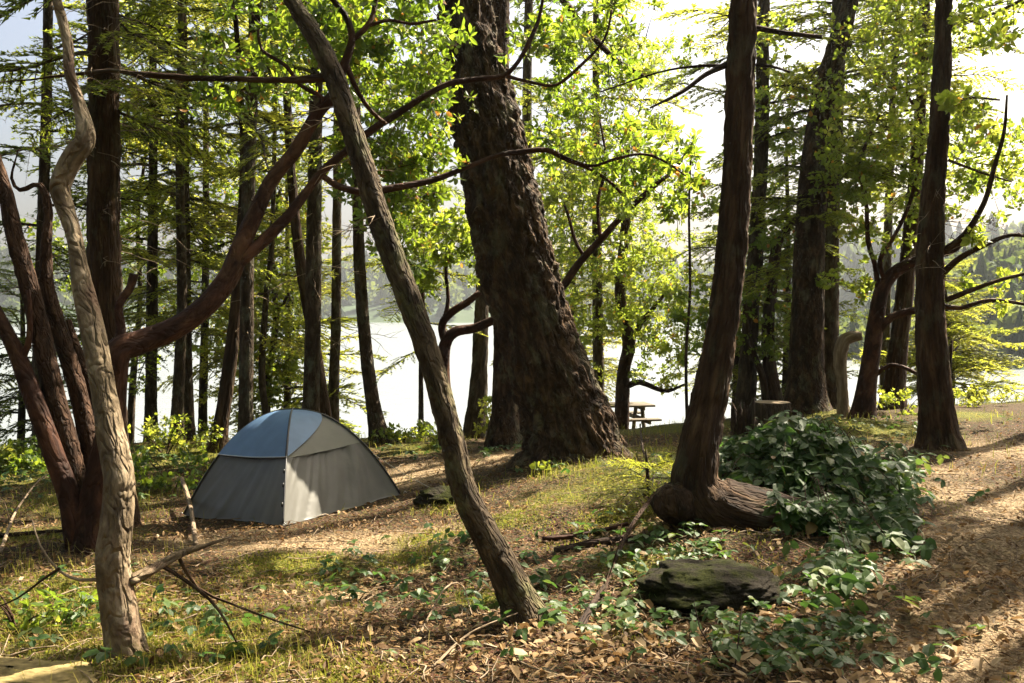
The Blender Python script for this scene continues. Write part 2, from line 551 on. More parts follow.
def leaf_proto(w=.22, fold=.1, curl=.12):
    V = np.array([[0, 0, 0], [.28, -w * .85, fold], [.3, 0, 0], [.28, w * .85, fold], [.68, -w * .8, fold * .8], [.7, 0, 0], [.68, w * .8, fold * .8], [1, 0, 0]], float)
    V[:, 2] -= curl * V[:, 0] ** 2
    Fs = [np.array([[0, 1, 2], [0, 2, 3], [4, 7, 5], [5, 7, 6]]), np.array([[1, 4, 5, 2], [2, 5, 6, 3]])]
    return V, Fs


def make_cluster(rng, n=8, w=.22, up=.35):
    """a whorl of leaves round +x, leaf length about 1"""
    A = Acc()
    for i in range(n):
        a = i * 2.4 + rng.uniform(-.4, .4)
        op = math.radians(rng.uniform(25, 95))
        L = rng.uniform(.7, 1.15)
        V, Fs = leaf_proto(w * rng.uniform(.85, 1.2), rng.uniform(.02, .14), rng.uniform(.0, .35))
        x = np.array([math.cos(op), math.sin(op) * math.cos(a), math.sin(op) * math.sin(a)])
        z = np.array([1.0, 0, 0]) - x * x[0] + rng.normal(size=3) * .25
        y = np.cross(z, x)
        y /= np.linalg.norm(y)
        z = np.cross(x, y)
        R = np.stack([x, y, z], 1)
        st = x * .18 + np.array([rng.uniform(-.5, .1), 0, 0])
        A.add((V * L) @ R.T + st, Fs, 0, tint=rng.uniform(-.22, .22))
    return np.concatenate(A.V), A.F, np.concatenate(A.ti)


CLUST = [make_cluster(_r, n, w) for n, w in ((7, .24), (8, .2), (9, .22), (6, .26), (8, .28))]
CLUST_SM = [make_cluster(_r, n, w) for n, w in ((5, .36), (6, .32), (5, .4))]


# ------------------------------------------------------------------ trees
def ridged(freq, stretch, amp, lowamp=0.0):
    def f(bk, R):
        q = bk * np.array([freq, freq, freq / stretch])
        n = 1 - 2.2 * np.abs(fbm(q, 3, .55))
        n2 = fbm(bk * np.array([1.7, 1.7, 1.1]), 2) if lowamp else 0
        n3 = fbm(q * 3.1, 2)
        return amp * (n - .6) + amp * .3 * n3 + lowamp * n2
    return f


GAP_T = -0.08
SUNV = np.array([math.sin(SUN_AZ) * math.cos(SUN_EL), math.cos(SUN_AZ) * math.cos(SUN_EL), math.sin(SUN_EL)])
# openings cut through the crowns to put pools of sun on these spots
OPEN = [(440, 468, .5), (500, 456, .4), (360, 550, .32), (410, 535, .28), (310, 560, .18), (250, 440, .3), (130, 470, .5), (110, 600, .28), (60, 585, .22), (165, 622, .2), (215, 652, .22),
        (30, 622, .22), (95, 655, .16), (20, 660, .22), (600, 490, .3), (530, 505, .2), (560, 540, .15), (640, 545, .1), (985, 475, .45), (1010, 500, .25), (1005, 664, .14), (965, 620, .08),
        (650, 430, 1.4), (890, 440, .8), (430, 600, .15), (470, 640, .1), (40, 475, .5)]
_ow = [(G([a], [b])[0], r) for a, b, r in OPEN]
_ow = [(c, r) for c, r in _ow if not np.isnan(c[0])]
_ow.append((P(128, 585, 3.85), .25))
_ow.append((P(60, 440, 6.0), .2))
_ow.append((P(285, 425, 8.3), .2))

_ow += [(P(625, 425, 9.6), .4), (P(600, 390, 9.6), .35), (P(577, 330, 9.55), .35), (P(556, 262, 9.5), .35), (P(540, 200, 9.5), .3)]


def blocks(p, pad, rmax=9.0):
    """True where the points p (n,3) stand within an opening's shaft of sunlight"""
    bad = np.zeros(len(p), bool)
    for c, r in _ow:
        if r > rmax:
            continue
        v = p - c
        t = v @ SUNV
        d = np.linalg.norm(v - t[:, None] * SUNV, axis=1)
        bad |= (t > .3) & (d < r + pad)
    return bad


HIGH_GAP, LOW_GAP = .8, .72


def plates(freq, stretch, amp, lowamp=0.0, fine=.25):
    """bark of raised plates parted by narrow fissures"""
    def f(bk, R):
        w = .35 * np.stack([fbm(bk * freq * .6, 2), fbm(bk * freq * .6 + 9, 2), fbm(bk * freq * .3 + 5, 2)], 1) / freq * 1.6
        q = (bk + w) * np.array([freq, freq, freq / stretch])
        a = np.clip(np.abs(perlin(q)) * 4.2, 0, 1)
        b = np.clip(np.abs(perlin(q * np.array([1.9, 1.9, 2.6]) + 31)) * 4.5, 0, 1)
        h = a * (.55 + .45 * b)
        n2 = fbm(bk * np.array([1.7, 1.7, 1.1]), 2) if lowamp else 0
        return amp * (h - .65) + amp * fine * fbm(q * 4.1, 3) + lowamp * n2
    return f


class Tree:
    def __init__(self, name, label, cat='tree', group=None, base=None, seed=1):
        self.rng = np.random.default_rng(seed)
        self.root = thing(name, label, cat, base, group)
        self.nodes = []          # skeleton points for attaching twigs
        self.nrad = []

    def wood(self, pts, mat, part='trunk', segs=10, ds=.12, disp=None, ground=False, top=None, flare=0.0, lean_keep=.35, label=None, tipr=.12, spread=.22):
        """pts: (px, py, width in pixels, Y). ground: run the foot into the soil. top: carry the stem on to this height."""
        q = []
        for (px, py, w, Y) in pts:
            p = P(px, py, Y)
            q.append([*p, w * .5 * Y / F])
        q = np.array(q)
        if ground:
            f = q[0].copy()
            f[2] = float(gz(f[0], f[1])) - .18
            d = q[1, :3] - q[0, :3]
            d = d / max(abs(d[2]), .05)
            f[0] -= np.clip(d[0], -.8, .8) * .1
            q = q[q[:, 2] > f[2] + .2]
            q = np.vstack([f, q])
        if top:
            d = q[-1, :3] - q[-2, :3]
            d /= np.linalg.norm(d)
            z0, r0, p0 = q[-1, 2], q[-1, 3], q[-1, :3]
            n = max(2, int((top - z0) / 1.0))
            for k in range(1, n + 1):
                u = k / n
                h = (top - z0) / n
                dd = d * (1 - u * (1 - lean_keep)) + np.array([0, 0, 1]) * u * (1 - lean_keep)
                dd = dd / max(dd[2], .3)
                p0 = p0 + dd * h + np.array([*self.rng.normal(size=2) * .05, 0])
                q = np.vstack([q, [*p0, r0 * ((1 - u) * (1 - tipr) + tipr)]])
        c = catmull(q, ds)
        path, rad = c[:, :3], np.maximum(c[:, 3], .0015)
        if flare:
            hgt = path[:, 2] - (path[0, 2] + .18)
            rad = rad * (1 + flare * np.exp(-np.maximum(hgt, 0) / spread))
        off = self.rng.uniform(0, 20)
        V, Fs, bk = tube(path, rad, segs, disp, off=off)
        A = Acc()
        A.add(V, Fs, 0, bk)
        o = A.build(part, [mat], self.root, label=label)
        self.nodes.append(path)
        self.nrad.append(rad)
        if part == 'trunk':
            self.path, self.prad = path, rad
        return path, rad

    def twigs(self, spec, mat, part='dead_twigs', zr=None):
        """bare thin twigs from the trunk: spec = count, length"""
        n, L, r = spec
        pz = self.path[:, 2]
        for _ in range(n):
            A = Acc()
            z = self.rng.uniform(*zr)
            i = int(np.argmin(abs(pz - z)))
            az = self.rng.uniform(0, 2 * PI)
            l = L * self.rng.uniform(.4, 1.2)
            d = np.array([math.cos(az), math.sin(az), self.rng.uniform(-.35, .25)])
            t = np.linspace(0, 1, 6)[:, None]
            p = self.path[i] + d * l * t + np.array([0, 0, -.18 * l]) * t ** 2 + self.rng.normal(size=(6, 3)) * .03 * l * t
            V, Fs, bk = tube(p, np.linspace(r, r * .25, 6), 4, off=_ * 1.0)
            A.add(V, Fs, 0, bk)
            for s in range(self.rng.integers(1, 4)):
                k = self.rng.integers(2, 5)
                d2 = d + self.rng.normal(size=3) * .7
                V, Fs, bk = tube(np.array([p[k] - d2 * .002, p[k] + d2 * l * .15, p[k] + d2 * l * .3 - [0, 0, .03 * l]]), [r * .5, r * .35, r * .15], 3, off=_ * 1.0)
                A.add(V, Fs, 0, bk)
            A.build('dead_twig', [mat], self.root)

    def conifer(self, zlo, step, L, mat='needles', lo_above=99., pitch=(-.1, .25), tint=.5, skip=0.0, az_lim=None, fine=False, wood='fir_far', bare=0, thin=None, hg=1.0):
        """boughs all the way up the last trunk; boughs above the height lo_above use coarser needles"""
        rng = self.rng
        pz = self.path[:, 2]
        ztop = pz[-1]
        zs, z = [], zlo
        while z < ztop - .1:
            zs.append(z)
            z += step * rng.uniform(.5, 1.5) * (HIGH_GAP * hg if z > lo_above else LOW_GAP)
        A = Acc()
        groups = {}
        az = rng.uniform(0, 6.28)
        for z in zs:
            az += 2.399 + rng.normal() * .4
            if rng.uniform() < skip:
                continue
            u = (z - zlo) / max(ztop - zlo, .1)
            l = L * min(1, .55 + u * 2.0) * (1 - u) ** .7 * rng.uniform(.65, 1.15) + .25 * min(1, L)
            if thin and z < thin[0] and rng.uniform() < thin[1]:
                continue
            if az_lim and not az_lim(az % (2 * PI), z):
                continue
            i = int(np.argmin(abs(pz - z)))
            tip = self.path[i] + np.array([[math.cos(az), math.sin(az), .05]]) * l * np.array([[.3], [.6], [.9]])
            if L > .6 and (blocks(tip, .3 * l).any() if z > lo_above else blocks(tip, .08, .5).any()):
                continue
            if z > lo_above:   # high boughs thinned into clumps, so windows between them let pools of sun through
                mid = self.path[i] + np.array([math.cos(az), math.sin(az), 0]) * l * .6
                if perlin(mid[None] * np.array([.33, .33, .25]) + 3.7)[0] < GAP_T:
                    continue
            setn = SPRAY_LO if z > lo_above else (SPRAY_FINE if fine else SPRAY)
            k = rng.integers(len(setn))
            key = (z > lo_above, k)
            pt = rng.uniform(*pitch) + u * .35
            groups.setdefault(key, []).append((rotm(az, pt, rng.normal() * .25) * l * np.array([1, rng.uniform(.85, 1.25), 1.0])[None], self.path[i], np.clip(tint + rng.normal() * .2, 0, .99)))
        for (hi, k), lst in groups.items():
            T, WV, WF = (SPRAY_LO if hi else (SPRAY_FINE if fine else SPRAY))[k]
            R = np.stack([a for a, b, c in lst])
            Lc = np.stack([b for a, b, c in lst])
            V, _ = copies(T, [], R, Lc)
            A.add(V, np.arange(len(V)).reshape(-1, 3), 0, tint=np.clip(np.repeat([c for a, b, c in lst], len(T)) + np.repeat(rng.normal(size=len(V) // 3) * .1, 3), 0, 1))
            V, Fs = copies(WV, WF, R, Lc)
            A.add(V, Fs, 1, bk=V)
        if A.nv:
            A.build('crown', [M[mat], M[wood]], self.root, smooth=False)

    def leaves(self, blobs, mat='mad_leaf', size=.085, tint=.45, wood='madrone', small=False, twr=.0048, droop=.25, clus=1.0, maxr=.02, bare=None, avoid=None):
        """blobs: (px, py, Y, rx_px, ry_px, half depth m, n) in the frame, or ('w', x,y,z, rx,ry,rz, n) given directly"""
        rng = self.rng
        tips, tt = [], []
        for b in blobs:
            if b[0] == 'w':
                c, r, n = np.array(b[1:4], float), np.array(b[4:7], float), b[7]
            else:
                px, py, Y, rx, ry, dy, n = b
                c, r = P(px, py, Y), np.array([rx * Y / F, dy, ry * Y / F])
            n = int(n * clus * (1.0 if bare else (1.45 if b[0] != 'w' else 1.0)))
            # small clumps inside the blob so that gaps stay open between them
            nc = max(1, n // 9)
            d = rng.normal(size=(nc, 3))
            d /= np.linalg.norm(d, axis=1)[:, None]
            cc = c + d * (rng.uniform(0, 1, (nc, 1)) ** (1 / 3)) * r
            ct = rng.normal(size=nc) * .12
            w = rng.integers(0, nc, n)
            tips.append(cc[w] + rng.normal(size=(n, 3)) * np.array([.17, .17, .12]) * min(1.3, max(.35, r.min())))
            tt.append(ct[w])
        tips = np.concatenate(tips)
        tt = np.concatenate(tt)
        ok = ~blocks(tips, .03, .5) | (tips[:, 2] < 1.2)
        if avoid:   # keep this stretch of the crown thin
            ax, ay, ad = pix(tips)
            ok &= ~((ax > avoid[0]) & (ax < avoid[1]) & (ay > avoid[2]) & (ay < avoid[3]) & (rng.uniform(size=len(tips)) < avoid[4]))
        tips, tt = tips[ok], tt[ok]
        nodes = np.concatenate(self.nodes)
        # join every tip to the nearest wood, nearest tips first
        d0 = np.array([np.min(((nodes - t) ** 2).sum(1)) for t in tips])
        order = np.argsort(d0)
        N = list(nodes)
        arr = np.zeros((len(nodes) + len(tips) * 3, 3))
        arr[:len(nodes)] = nodes
        cnt = len(nodes)
        A = Acc()
        comp, comps = np.zeros(len(arr), int), []
        dirs = np.zeros((len(tips), 3))
        for ii in order:
            t = tips[ii]
            j = int(np.argmin(((arr[:cnt] - t) ** 2).sum(1) + .6 * np.maximum(arr[:cnt, 2] - t[2], 0) ** 2))
            s = arr[j]
            d = t - s
            L = np.linalg.norm(d)
            m1 = s + d * .35 + rng.normal(size=3) * .09 * L + np.array([0, 0, .06 * L])
            m2 = s + d * .7 + rng.normal(size=3) * .07 * L + np.array([0, 0, .06 * L])
            r0 = min(maxr, twr * (.5 + .9 * L ** .7 * 2))
            V, Fs, bk = tube(np.array([s, m1, m2, t]), np.array([r0, r0 * .75, r0 * .5, twr * .4]), 4 if L < .5 else 6, cap=False, off=rng.uniform(0, 9))
            if bare:
                if j < len(nodes):
                    comps.append(Acc())
                    comp[cnt:cnt + 3] = len(comps) - 1
                else:
                    comp[cnt:cnt + 3] = comp[j]
                comps[comp[cnt]].add(V, Fs, 0, bk)
            A.add(V, Fs, 1, bk)
            arr[cnt:cnt + 3] = [m1, m2, t]
            cnt += 3
            v = t - m2
            dirs[ii] = v / (np.linalg.norm(v) + 1e-9)
        if bare:
            for c_ in comps:
                c_.build('bare_branch', [M[bare]], self.root)
            return
        n_big = len(tips) > 150
        protos = CLUST_SM if small else CLUST
        kk = rng.integers(0, len(protos), len(tips))
        dd = dirs + rng.normal(size=dirs.shape) * .35 + np.array([0, 0, .25])
        dd /= np.linalg.norm(dd, axis=1)[:, None]
        az, pt = np.arctan2(dd[:, 1], dd[:, 0]), np.arcsin(np.clip(dd[:, 2], -1, 1))
        R = rotm(az, pt, rng.uniform(0, 6.28, len(tips))) * (size * (.84 if n_big else 1) * rng.uniform(.5, 1.4, len(tips)))[:, None, None]
        for k in range(len(protos)):
            m = kk == k
            if not m.any():
                continue
            V0, F0, t0 = protos[k]
            V, Fs = copies(V0, F0, R[m], tips[m])
            tint_v = np.clip(np.tile(t0, m.sum()) + np.repeat(tint + tt[m] + rng.normal(size=m.sum()) * .1, len(t0)), 0, .92)
            # now and then one leaf has turned yellow or red
            lv = np.repeat(rng.uniform(size=len(V) // 8), 8)
            tint_v = np.where(lv < .018, .97, tint_v)
            A.add(V, Fs, 0, tint=tint_v)
        A.build('crown', [M[mat], M[wood]], self.root, smooth=False)

# ================================================================== THE SETTING
def axis(lo, hi, fine_lo, fine_hi, step, grow=1.18):
    a = list(np.arange(fine_lo, fine_hi, step))
    s, v = step, fine_hi
    while v < hi:
        a.append(v)
        s *= grow
        v += s
    a.append(hi)
    s, v = step, fine_lo
    b = []
    while v > lo:
        s *= grow
        v -= s
        b.append(max(v, lo))
    return np.array(sorted(set(np.round(b + a, 4))))


MOSS = [(60, 600, .9), (20, 540, .9), (140, 640, .7), (230, 660, .5), (90, 500, .8), (450, 500, .3), (430, 540, .35), (400, 562, .35), (300, 570, .5),
        (560, 500, .5), (620, 480, .7), (500, 520, .4), (580, 470, .6), (640, 450, 1.0), (480, 600, .2), (335, 675, .22), (850, 425, 1.2),
        (800, 415, 1.0), (900, 430, .8), (640, 560, .35), (700, 575, .3), (740, 440, .6), (190, 455, 1.0), (60, 470, 1.2), (420, 448, .7), (960, 415, .8), (620, 520, .35), (680, 428, 1.5), (720, 425, 1.4)]
BARE_AND_SUN = [(440, 468, .8), (400, 480, .7), (380, 540, .45), (330, 545, .5), (440, 530, .3), (290, 545, .5), (500, 455, .6), (1000, 450, 1.0), (985, 500, .9), (1000, 560, .9), (980, 620, .6),
        (960, 670, .7), (1015, 680, .6), (920, 470, .6), (900, 650, .4), (200, 540, .4), (350, 600, .3)]  # bare soil of path and clearing; clearing spots also paint its sunlit strip
_mw = [(G([a], [b])[0], r) for a, b, r in MOSS]
_bw = [(G([a], [b])[0], r) for a, b, r in BARE_AND_SUN]


def field(blobs, x, y):
    v = np.zeros(np.shape(x))
    for c, r in blobs:
        if np.isnan(c[0]):
            continue
        v = np.maximum(v, np.exp(-(((x - c[0]) ** 2 + (y - c[1]) ** 2) / (r * r)) ** 1.3))
    return v


gx = axis(-1900, 1900, -8.5, 8.5, .042, 1.2)
gy = axis(-260, 1900, 3.0, 13.0, .036, 1.16)
X, Y = np.meshgrid(gx, gy)
near = (abs(X) < 60) & (Y > -60) & (Y < 90)
Z = np.full(X.shape, -16.0)
Z[near] = gz(X[near], Y[near])
behind = (Y < edge_y(np.clip(X, -60, 60))) & ~near
Z[behind] = 0.0
mossv = np.zeros(X.shape)
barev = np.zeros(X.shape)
nn = (abs(X) < 12) & (Y > 2) & (Y < 24)
mossv[nn] = field(_mw, X[nn], Y[nn])
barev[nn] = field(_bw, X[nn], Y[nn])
shore = (Y > edge_y(X) - .8) & near
mossv[shore] = np.maximum(mossv[shore], .75)
fine = nn & (Y < 13.5)
mm = np.clip(mossv + 1.0 * fbm2(X, Y, 1.1, 3, 9), 0, 1)
Z[fine] += (.03 * mm * np.abs(fbm2(X, Y, 5.0, 3, 2)))[fine]
Z[fine] += (.014 * fbm2(X, Y, 14.0, 3, 7) * (1 - .6 * barev))[fine]
Z[fine] += (.006 * fbm2(X, Y, 40.0, 2, 3))[fine]
nxg, nyg = len(gx), len(gy)
ii = np.arange(nyg - 1)[:, None] * nxg + np.arange(nxg - 1)[None]
quads = np.stack([ii, ii + 1, ii + nxg + 1, ii + nxg], -1).reshape(-1, 4)
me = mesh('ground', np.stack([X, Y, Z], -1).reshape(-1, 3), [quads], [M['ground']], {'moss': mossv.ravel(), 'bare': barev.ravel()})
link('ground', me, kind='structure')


def water_mat():
    t = NT('inlet_water')
    tc = t.n('ShaderNodeTexCoord')
    mp = t.n('ShaderNodeMapping', Vector=(tc, 'Object'), Scale=(1, .55, 1))
    n = t.n('ShaderNodeTexNoise', Vector=mp, Scale=1.1, Detail=5.0, Roughness=.6)
    b = t.n('ShaderNodeBump', Strength=.6, Distance=.12, Height=n)
    s = t.n('ShaderNodeBsdfPrincipled', Base_Color=(.16, .18, .185, 1), Roughness=.25, Specular_IOR_Level=.5, IOR=1.33, Normal=b)  # base colour paled to stand in for sun glare on the water
    return t.out(s)


wx = np.array([-1880, 1880.])
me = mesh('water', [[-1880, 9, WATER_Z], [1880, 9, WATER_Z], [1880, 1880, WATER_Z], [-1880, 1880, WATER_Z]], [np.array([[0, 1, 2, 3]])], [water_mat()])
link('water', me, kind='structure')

# far wooded hills across the inlet and a nearer one at the right
M['hill'] = plain('wooded_hillside', (.05, .075, .04), .95, .1, .5, .03)
M['farleaf'] = leaf_mat('far_trees', [(0, (.025, .045, .02)), (.6, (.045, .075, .025)), (1, (.09, .11, .03))], [(0, (.05, .1, .02)), (1, (.25, .3, .05))], tfac=.3, rough=.8, spec=.1)


def hill(name, pts, depth, seed):
    """pts: (px, shore py, crest py, shore distance); rises over depth behind the shore"""
    px = np.array([p[0] for p in pts], float)
    n = 90
    u = np.linspace(px[0], px[-1], n)
    sh = np.interp(u, px, [p[3] for p in pts])
    cr = np.interp(u, px, [p[2] for p in pts])
    a, _ = ray(u, np.full(n, 310))
    _, bc = ray(u, cr)
    rows = []
    for k, v in enumerate(np.linspace(0, 1.6, 25)):
        yy = sh + depth * v
        zc = CZ + bc * (sh + depth)
        h = np.sin(min(v, 1) * PI / 2) ** .8 if v <= 1 else 1 - (v - 1) ** 2 * 1.2
        z = WATER_Z - .4 + (zc - WATER_Z) * h
        z = z + (zc - WATER_Z) * .12 * fbm2(u * .03, np.full(n, v * 3.0), 1, 3, seed) * min(1, v * 3)
        rows.append(np.stack([a * yy, yy, z], 1))
    R = np.array(rows)
    i2 = np.arange(24)[:, None] * n + np.arange(n - 1)[None]
    q = np.stack([i2, i2 + 1, i2 + n + 1, i2 + n], -1).reshape(-1, 4)
    link(name, mesh(name, R.reshape(-1, 3), [q], [M['hill']]), kind='structure')
    return R


H1 = hill('hills', [(-500, 320, 240, 420), (0, 318, 262, 430), (150, 318, 270, 450), (300, 319, 282, 480), (450, 320, 270, 460), (560, 320, 290, 500), (700, 319, 285, 470), (800, 322, 270, 380), (900, 330, 262, 300), (1100, 330, 250, 300)], 260, 1)
H2 = hill('hills', [(800, 372, 358, 120), (850, 374, 335, 118), (900, 376, 305, 112), (960, 380, 275, 104), (1030, 384, 256, 98), (1200, 390, 240, 92), (1500, 395, 240, 90)], 95, 5)


def cone_tree(rng, layers=6):
    A = Acc()
    for k in range(layers):
        z0 = .1 + .86 * k / layers
        r = .24 * (1 - k / layers) ** .8 + .015
        n = 9
        a = np.arange(n * 2) / (n * 2) * 2 * PI + rng.uniform(0, 3)
        rr = np.where(np.arange(n * 2) % 2, r * .5, r) * rng.uniform(.7, 1.25, n * 2)
        V = np.vstack([np.stack([rr * np.cos(a), rr * np.sin(a), z0 - rr * .35 + rng.normal(size=n * 2) * .02], 1), [[0, 0, z0 + .24]]])
        j = np.arange(n * 2)
        A.add(V, np.stack([j, (j + 1) % (n * 2), np.full(n * 2, n * 2)], 1))
    return np.concatenate(A.V), A.F


def bush_tree(rng):
    d = rng.normal(size=(60, 3))
    d /= np.linalg.norm(d, axis=1)[:, None]
    c = np.array([0, 0, .58]) + d * np.array([.3, .3, .38]) * rng.uniform(.5, 1, (60, 1))
    V, Fs = leaf_proto(.5)
    R = rotm(rng.uniform(0, 6.3, 60), rng.uniform(-1, 1, 60), rng.uniform(0, 6, 60)) * .2
    V2, F2 = copies(V, Fs, R, c)
    return V2, F2


def far_forest(R, n, hmin, hmax, seed, vmax, cones=.6):
    rng = np.random.default_rng(seed)
    protos = [cone_tree(rng) for _ in range(4)] + [bush_tree(rng) for _ in range(2)]
    A = Acc()
    k = np.where(rng.uniform(size=n) < cones, rng.integers(0, 4, n), rng.integers(4, 6, n))
    r_ = rng.uniform(.02, vmax, n) * 15
    c_ = rng.uniform(0, R.shape[1] - 1.01, n)
    i, j = r_.astype(int), c_.astype(int)
    fu, fv = (r_ - i)[:, None], (c_ - j)[:, None]
    p = (R[i, j] * (1 - fu) + R[i + 1, j] * fu) * (1 - fv) + (R[i, j + 1] * (1 - fu) + R[i + 1, j + 1] * fu) * fv
    s = rng.uniform(hmin, hmax, n)
    s[k > 3] *= .8
    s *= np.where(rng.uniform(size=n) < .25, .6, 1)
    for q in range(len(protos)):
        m = k == q
        Rm = rotm(rng.uniform(0, 6.3, m.sum()), 0, 0) * (s[m])[:, None, None] * np.array([1.1, 1.1, 1])[None, :, None]
        V, Fs = copies(protos[q][0], protos[q][1], Rm, p[m] - [0, 0, .5])
        A.add(V, Fs, 0, tint=np.repeat(np.clip(rng.normal(size=m.sum()) * .25 + (.35 if q < 4 else .75), 0, 1), len(protos[q][0])))
    return A


A = far_forest(H1, 1500, 14, 24, 3, 1.05)
A.build('far_forest', [M['farleaf']], smooth=False, kind='stuff')
A = far_forest(H2, 1500, 3, 7.5, 4, 1.1, .35)
A.build('hillside_forest', [M['farleaf']], smooth=False, kind='stuff')

# ================================================================== TREES
fir_disp = plates(8.0, 2.5, .055, .08, .4)
mid_disp = plates(17, 3.2, .017, .014)
fine_disp = plates(26, 3.0, .0075, .008)
smooth_disp = ridged(6, 2.5, .002, .012)


def base_of(px, py, Y):
    x = P(px, py, Y)[0]
    return (x, Y, float(gz(x, Y)))


# --- the great leaning fir in the middle
t = Tree('fir_tree', 'massive old fir with deeply furrowed dark bark, thickest trunk, leaning over the clearing', base=base_of(572, 462, 9.75), seed=3)
t.wood([(576, 462, 100, 9.75), (568, 430, 91, 9.75), (558, 400, 83, 9.75), (537, 330, 78, 9.7), (520, 280, 79, 9.7), (508, 228, 76, 9.7), (490, 140, 67, 9.65), (475, 60, 56, 9.6), (465, 0, 50, 9.6), (458, -60, 47, 9.6)],
       M['fir'], segs=240, ds=.022, disp=fir_disp, ground=True, top=17, flare=.05, spread=.3)
t.conifer(6.6, .2, 3.4, lo_above=0, pitch=(-.25, .15), skip=.1)
for k, pts in enumerate([[(528, 472, 46, 9.55), (512, 482, 30, 9.3), (500, 492, 22, 9.0), (488, 506, 12, 8.6)], [(606, 455, 44, 9.55), (622, 462, 28, 9.45), (638, 474, 12, 9.2)], [(575, 468, 48, 9.4), (585, 478, 30, 9.15), (596, 487, 12, 8.95)]]):
    q = [(a, b, w, y) for a, b, w, y in pts]
    t.wood(q, M['fir'], part='root', segs=24, ds=.04, disp=mid_disp)
# its hanging limb at the top with leafless wood
t.wood([(500, -60, 12, 9.6), (540, -25, 9, 9.2), (569, 7, 7, 9.0), (598, 42, 6, 8.9), (620, 63, 5, 8.8), (648, 78, 3, 8.8)], M['cedar'], part='branch', segs=7)
t.twigs((7, .5, .008), M['dead'], zr=(2.2, 5.2))

# the fir right behind it
t = Tree('fir_tree', 'straight fir hidden close behind the massive leaning fir', base=base_of(496, 430, 11.6), seed=4)
t.wood([(505, 428, 32, 11.6), (505, 400, 25, 11.6), (504, 300, 22, 11.6), (500, 228, 22, 11.6), (497, 100, 24, 11.6), (497, 0, 24, 11.6)], M['fir'], segs=48, ds=.06, disp=mid_disp, ground=True, top=17, flare=.35)
t.conifer(6.8, .28, 3.0, lo_above=0, skip=.15)

# --- thin leaning tree in front of the tent
t = Tree('leaning_tree', 'slim mossy tree leaning steeply across the view in front of the tent', base=base_of(530, 634, 4.45), seed=5)
t.wood([(530, 634, 44, 4.45), (520, 605, 34, 4.5), (500, 562, 30, 4.5), (466, 495, 27, 4.55), (452, 440, 25, 4.6), (436, 380, 25, 4.65), (420, 330, 25, 4.7), (385, 235, 24, 4.8), (352, 130, 22, 4.9), (325, 55, 19, 5.0), (286, -10, 16, 5.1), (250, -90, 14, 5.2)],
       M['lean'], segs=44, ds=.025, disp=fine_disp, ground=True, top=6.5, flare=.45, spread=.12)
t.wood([(328, 78, 10, 4.98), (290, 80, 8, 5.0), (240, 79, 7, 5.05), (190, 78, 6.5, 5.1), (140, 74, 6, 5.1), (110, 71, 5, 5.15), (60, 76, 4, 5.2), (0, 82, 3, 5.2), (-50, 80, 2, 5.2)], M['cedar'], part='branch', segs=8, ds=.05, disp=fine_disp)
t.twigs((8, .35, .005), M['dead'], zr=(1.9, 3.0))
t.leaves([('w', -1.6, 5.6, 5.6, 1.1, 1.0, .8, 60)], size=.08)

# --- pale peeling trunk at the near left
t = Tree('peeling_tree', 'pale tan trunk with peeling patches, curving up nearest the camera beside a broken side branch', base=base_of(130, 690, 3.85), seed=6)
t.wood([(132, 695, 38, 3.85), (127, 660, 35, 3.85), (119, 610, 32, 3.85), (113, 560, 30, 3.85), (117, 520, 29, 3.87), (119, 480, 28, 3.9), (110, 430, 27, 3.95), (102, 380, 25, 4.0), (93, 330, 23, 4.05), (83, 285, 20, 4.1), (76, 240, 15, 4.15), (66, 208, 16, 4.2), (61, 186, 18, 4.2), (72, 160, 19, 4.2), (86, 138, 18, 4.2),
        (80, 105, 13, 4.25), (70, 72, 11, 4.25), (68, 42, 10, 4.3), (57, 0, 9, 4.3), (45, -50, 8, 4.3)], M['pale'], segs=40, ds=.02, disp=ridged(16, 1.6, .0028, .026), ground=True, top=6.0, flare=.12, spread=.1)
t.wood([(128, 582, 13.2, 3.85), (142, 575, 11.2, 3.9), (165, 562, 9.2, 4.0), (182, 553, 7.3, 4.05), (205, 546, 4.6, 4.1), (232, 536, 2.6, 4.15)], M['pale'], part='branch', label='broken pale side branch low on the trunk', segs=14, ds=.03, disp=fine_disp)
t.wood([(160, 565, 4.6, 3.98), (182, 578, 4.0, 4.0), (210, 600, 3.3, 4.0), (226, 622, 2.6, 4.0), (240, 650, 1.3, 4.0)], M['cedar'], part='branch', segs=7)
t.wood([(178, 556, 4.0, 4.05), (198, 588, 3.3, 4.1), (232, 604, 2.6, 4.15), (280, 622, 2.0, 4.2), (318, 634, 1.0, 4.3)], M['cedar'], part='branch', segs=7)
t.wood([(104, 578, 4.0, 3.85), (80, 580, 3.3, 3.85), (58, 570, 2.6, 3.85), (40, 545, 2.0, 3.9), (32, 520, 1.3, 3.95)], M['dead'], part='branch', segs=7)
t.wood([(60, 568, 3.3, 3.85), (42, 580, 2.6, 3.8), (18, 598, 2.0, 3.75), (-10, 610, 1.3, 3.7)], M['cedar'], part='branch', segs=7)
t.leaves([(95, 60, 4.4, 55, 50, .3, 40), (40, 150, 4.3, 30, 30, .2, 14)], bare='dead', twr=.0022)
t.leaves([('w', -2.6, 4.4, 5.2, .9, .9, .7, 60)], size=.08)

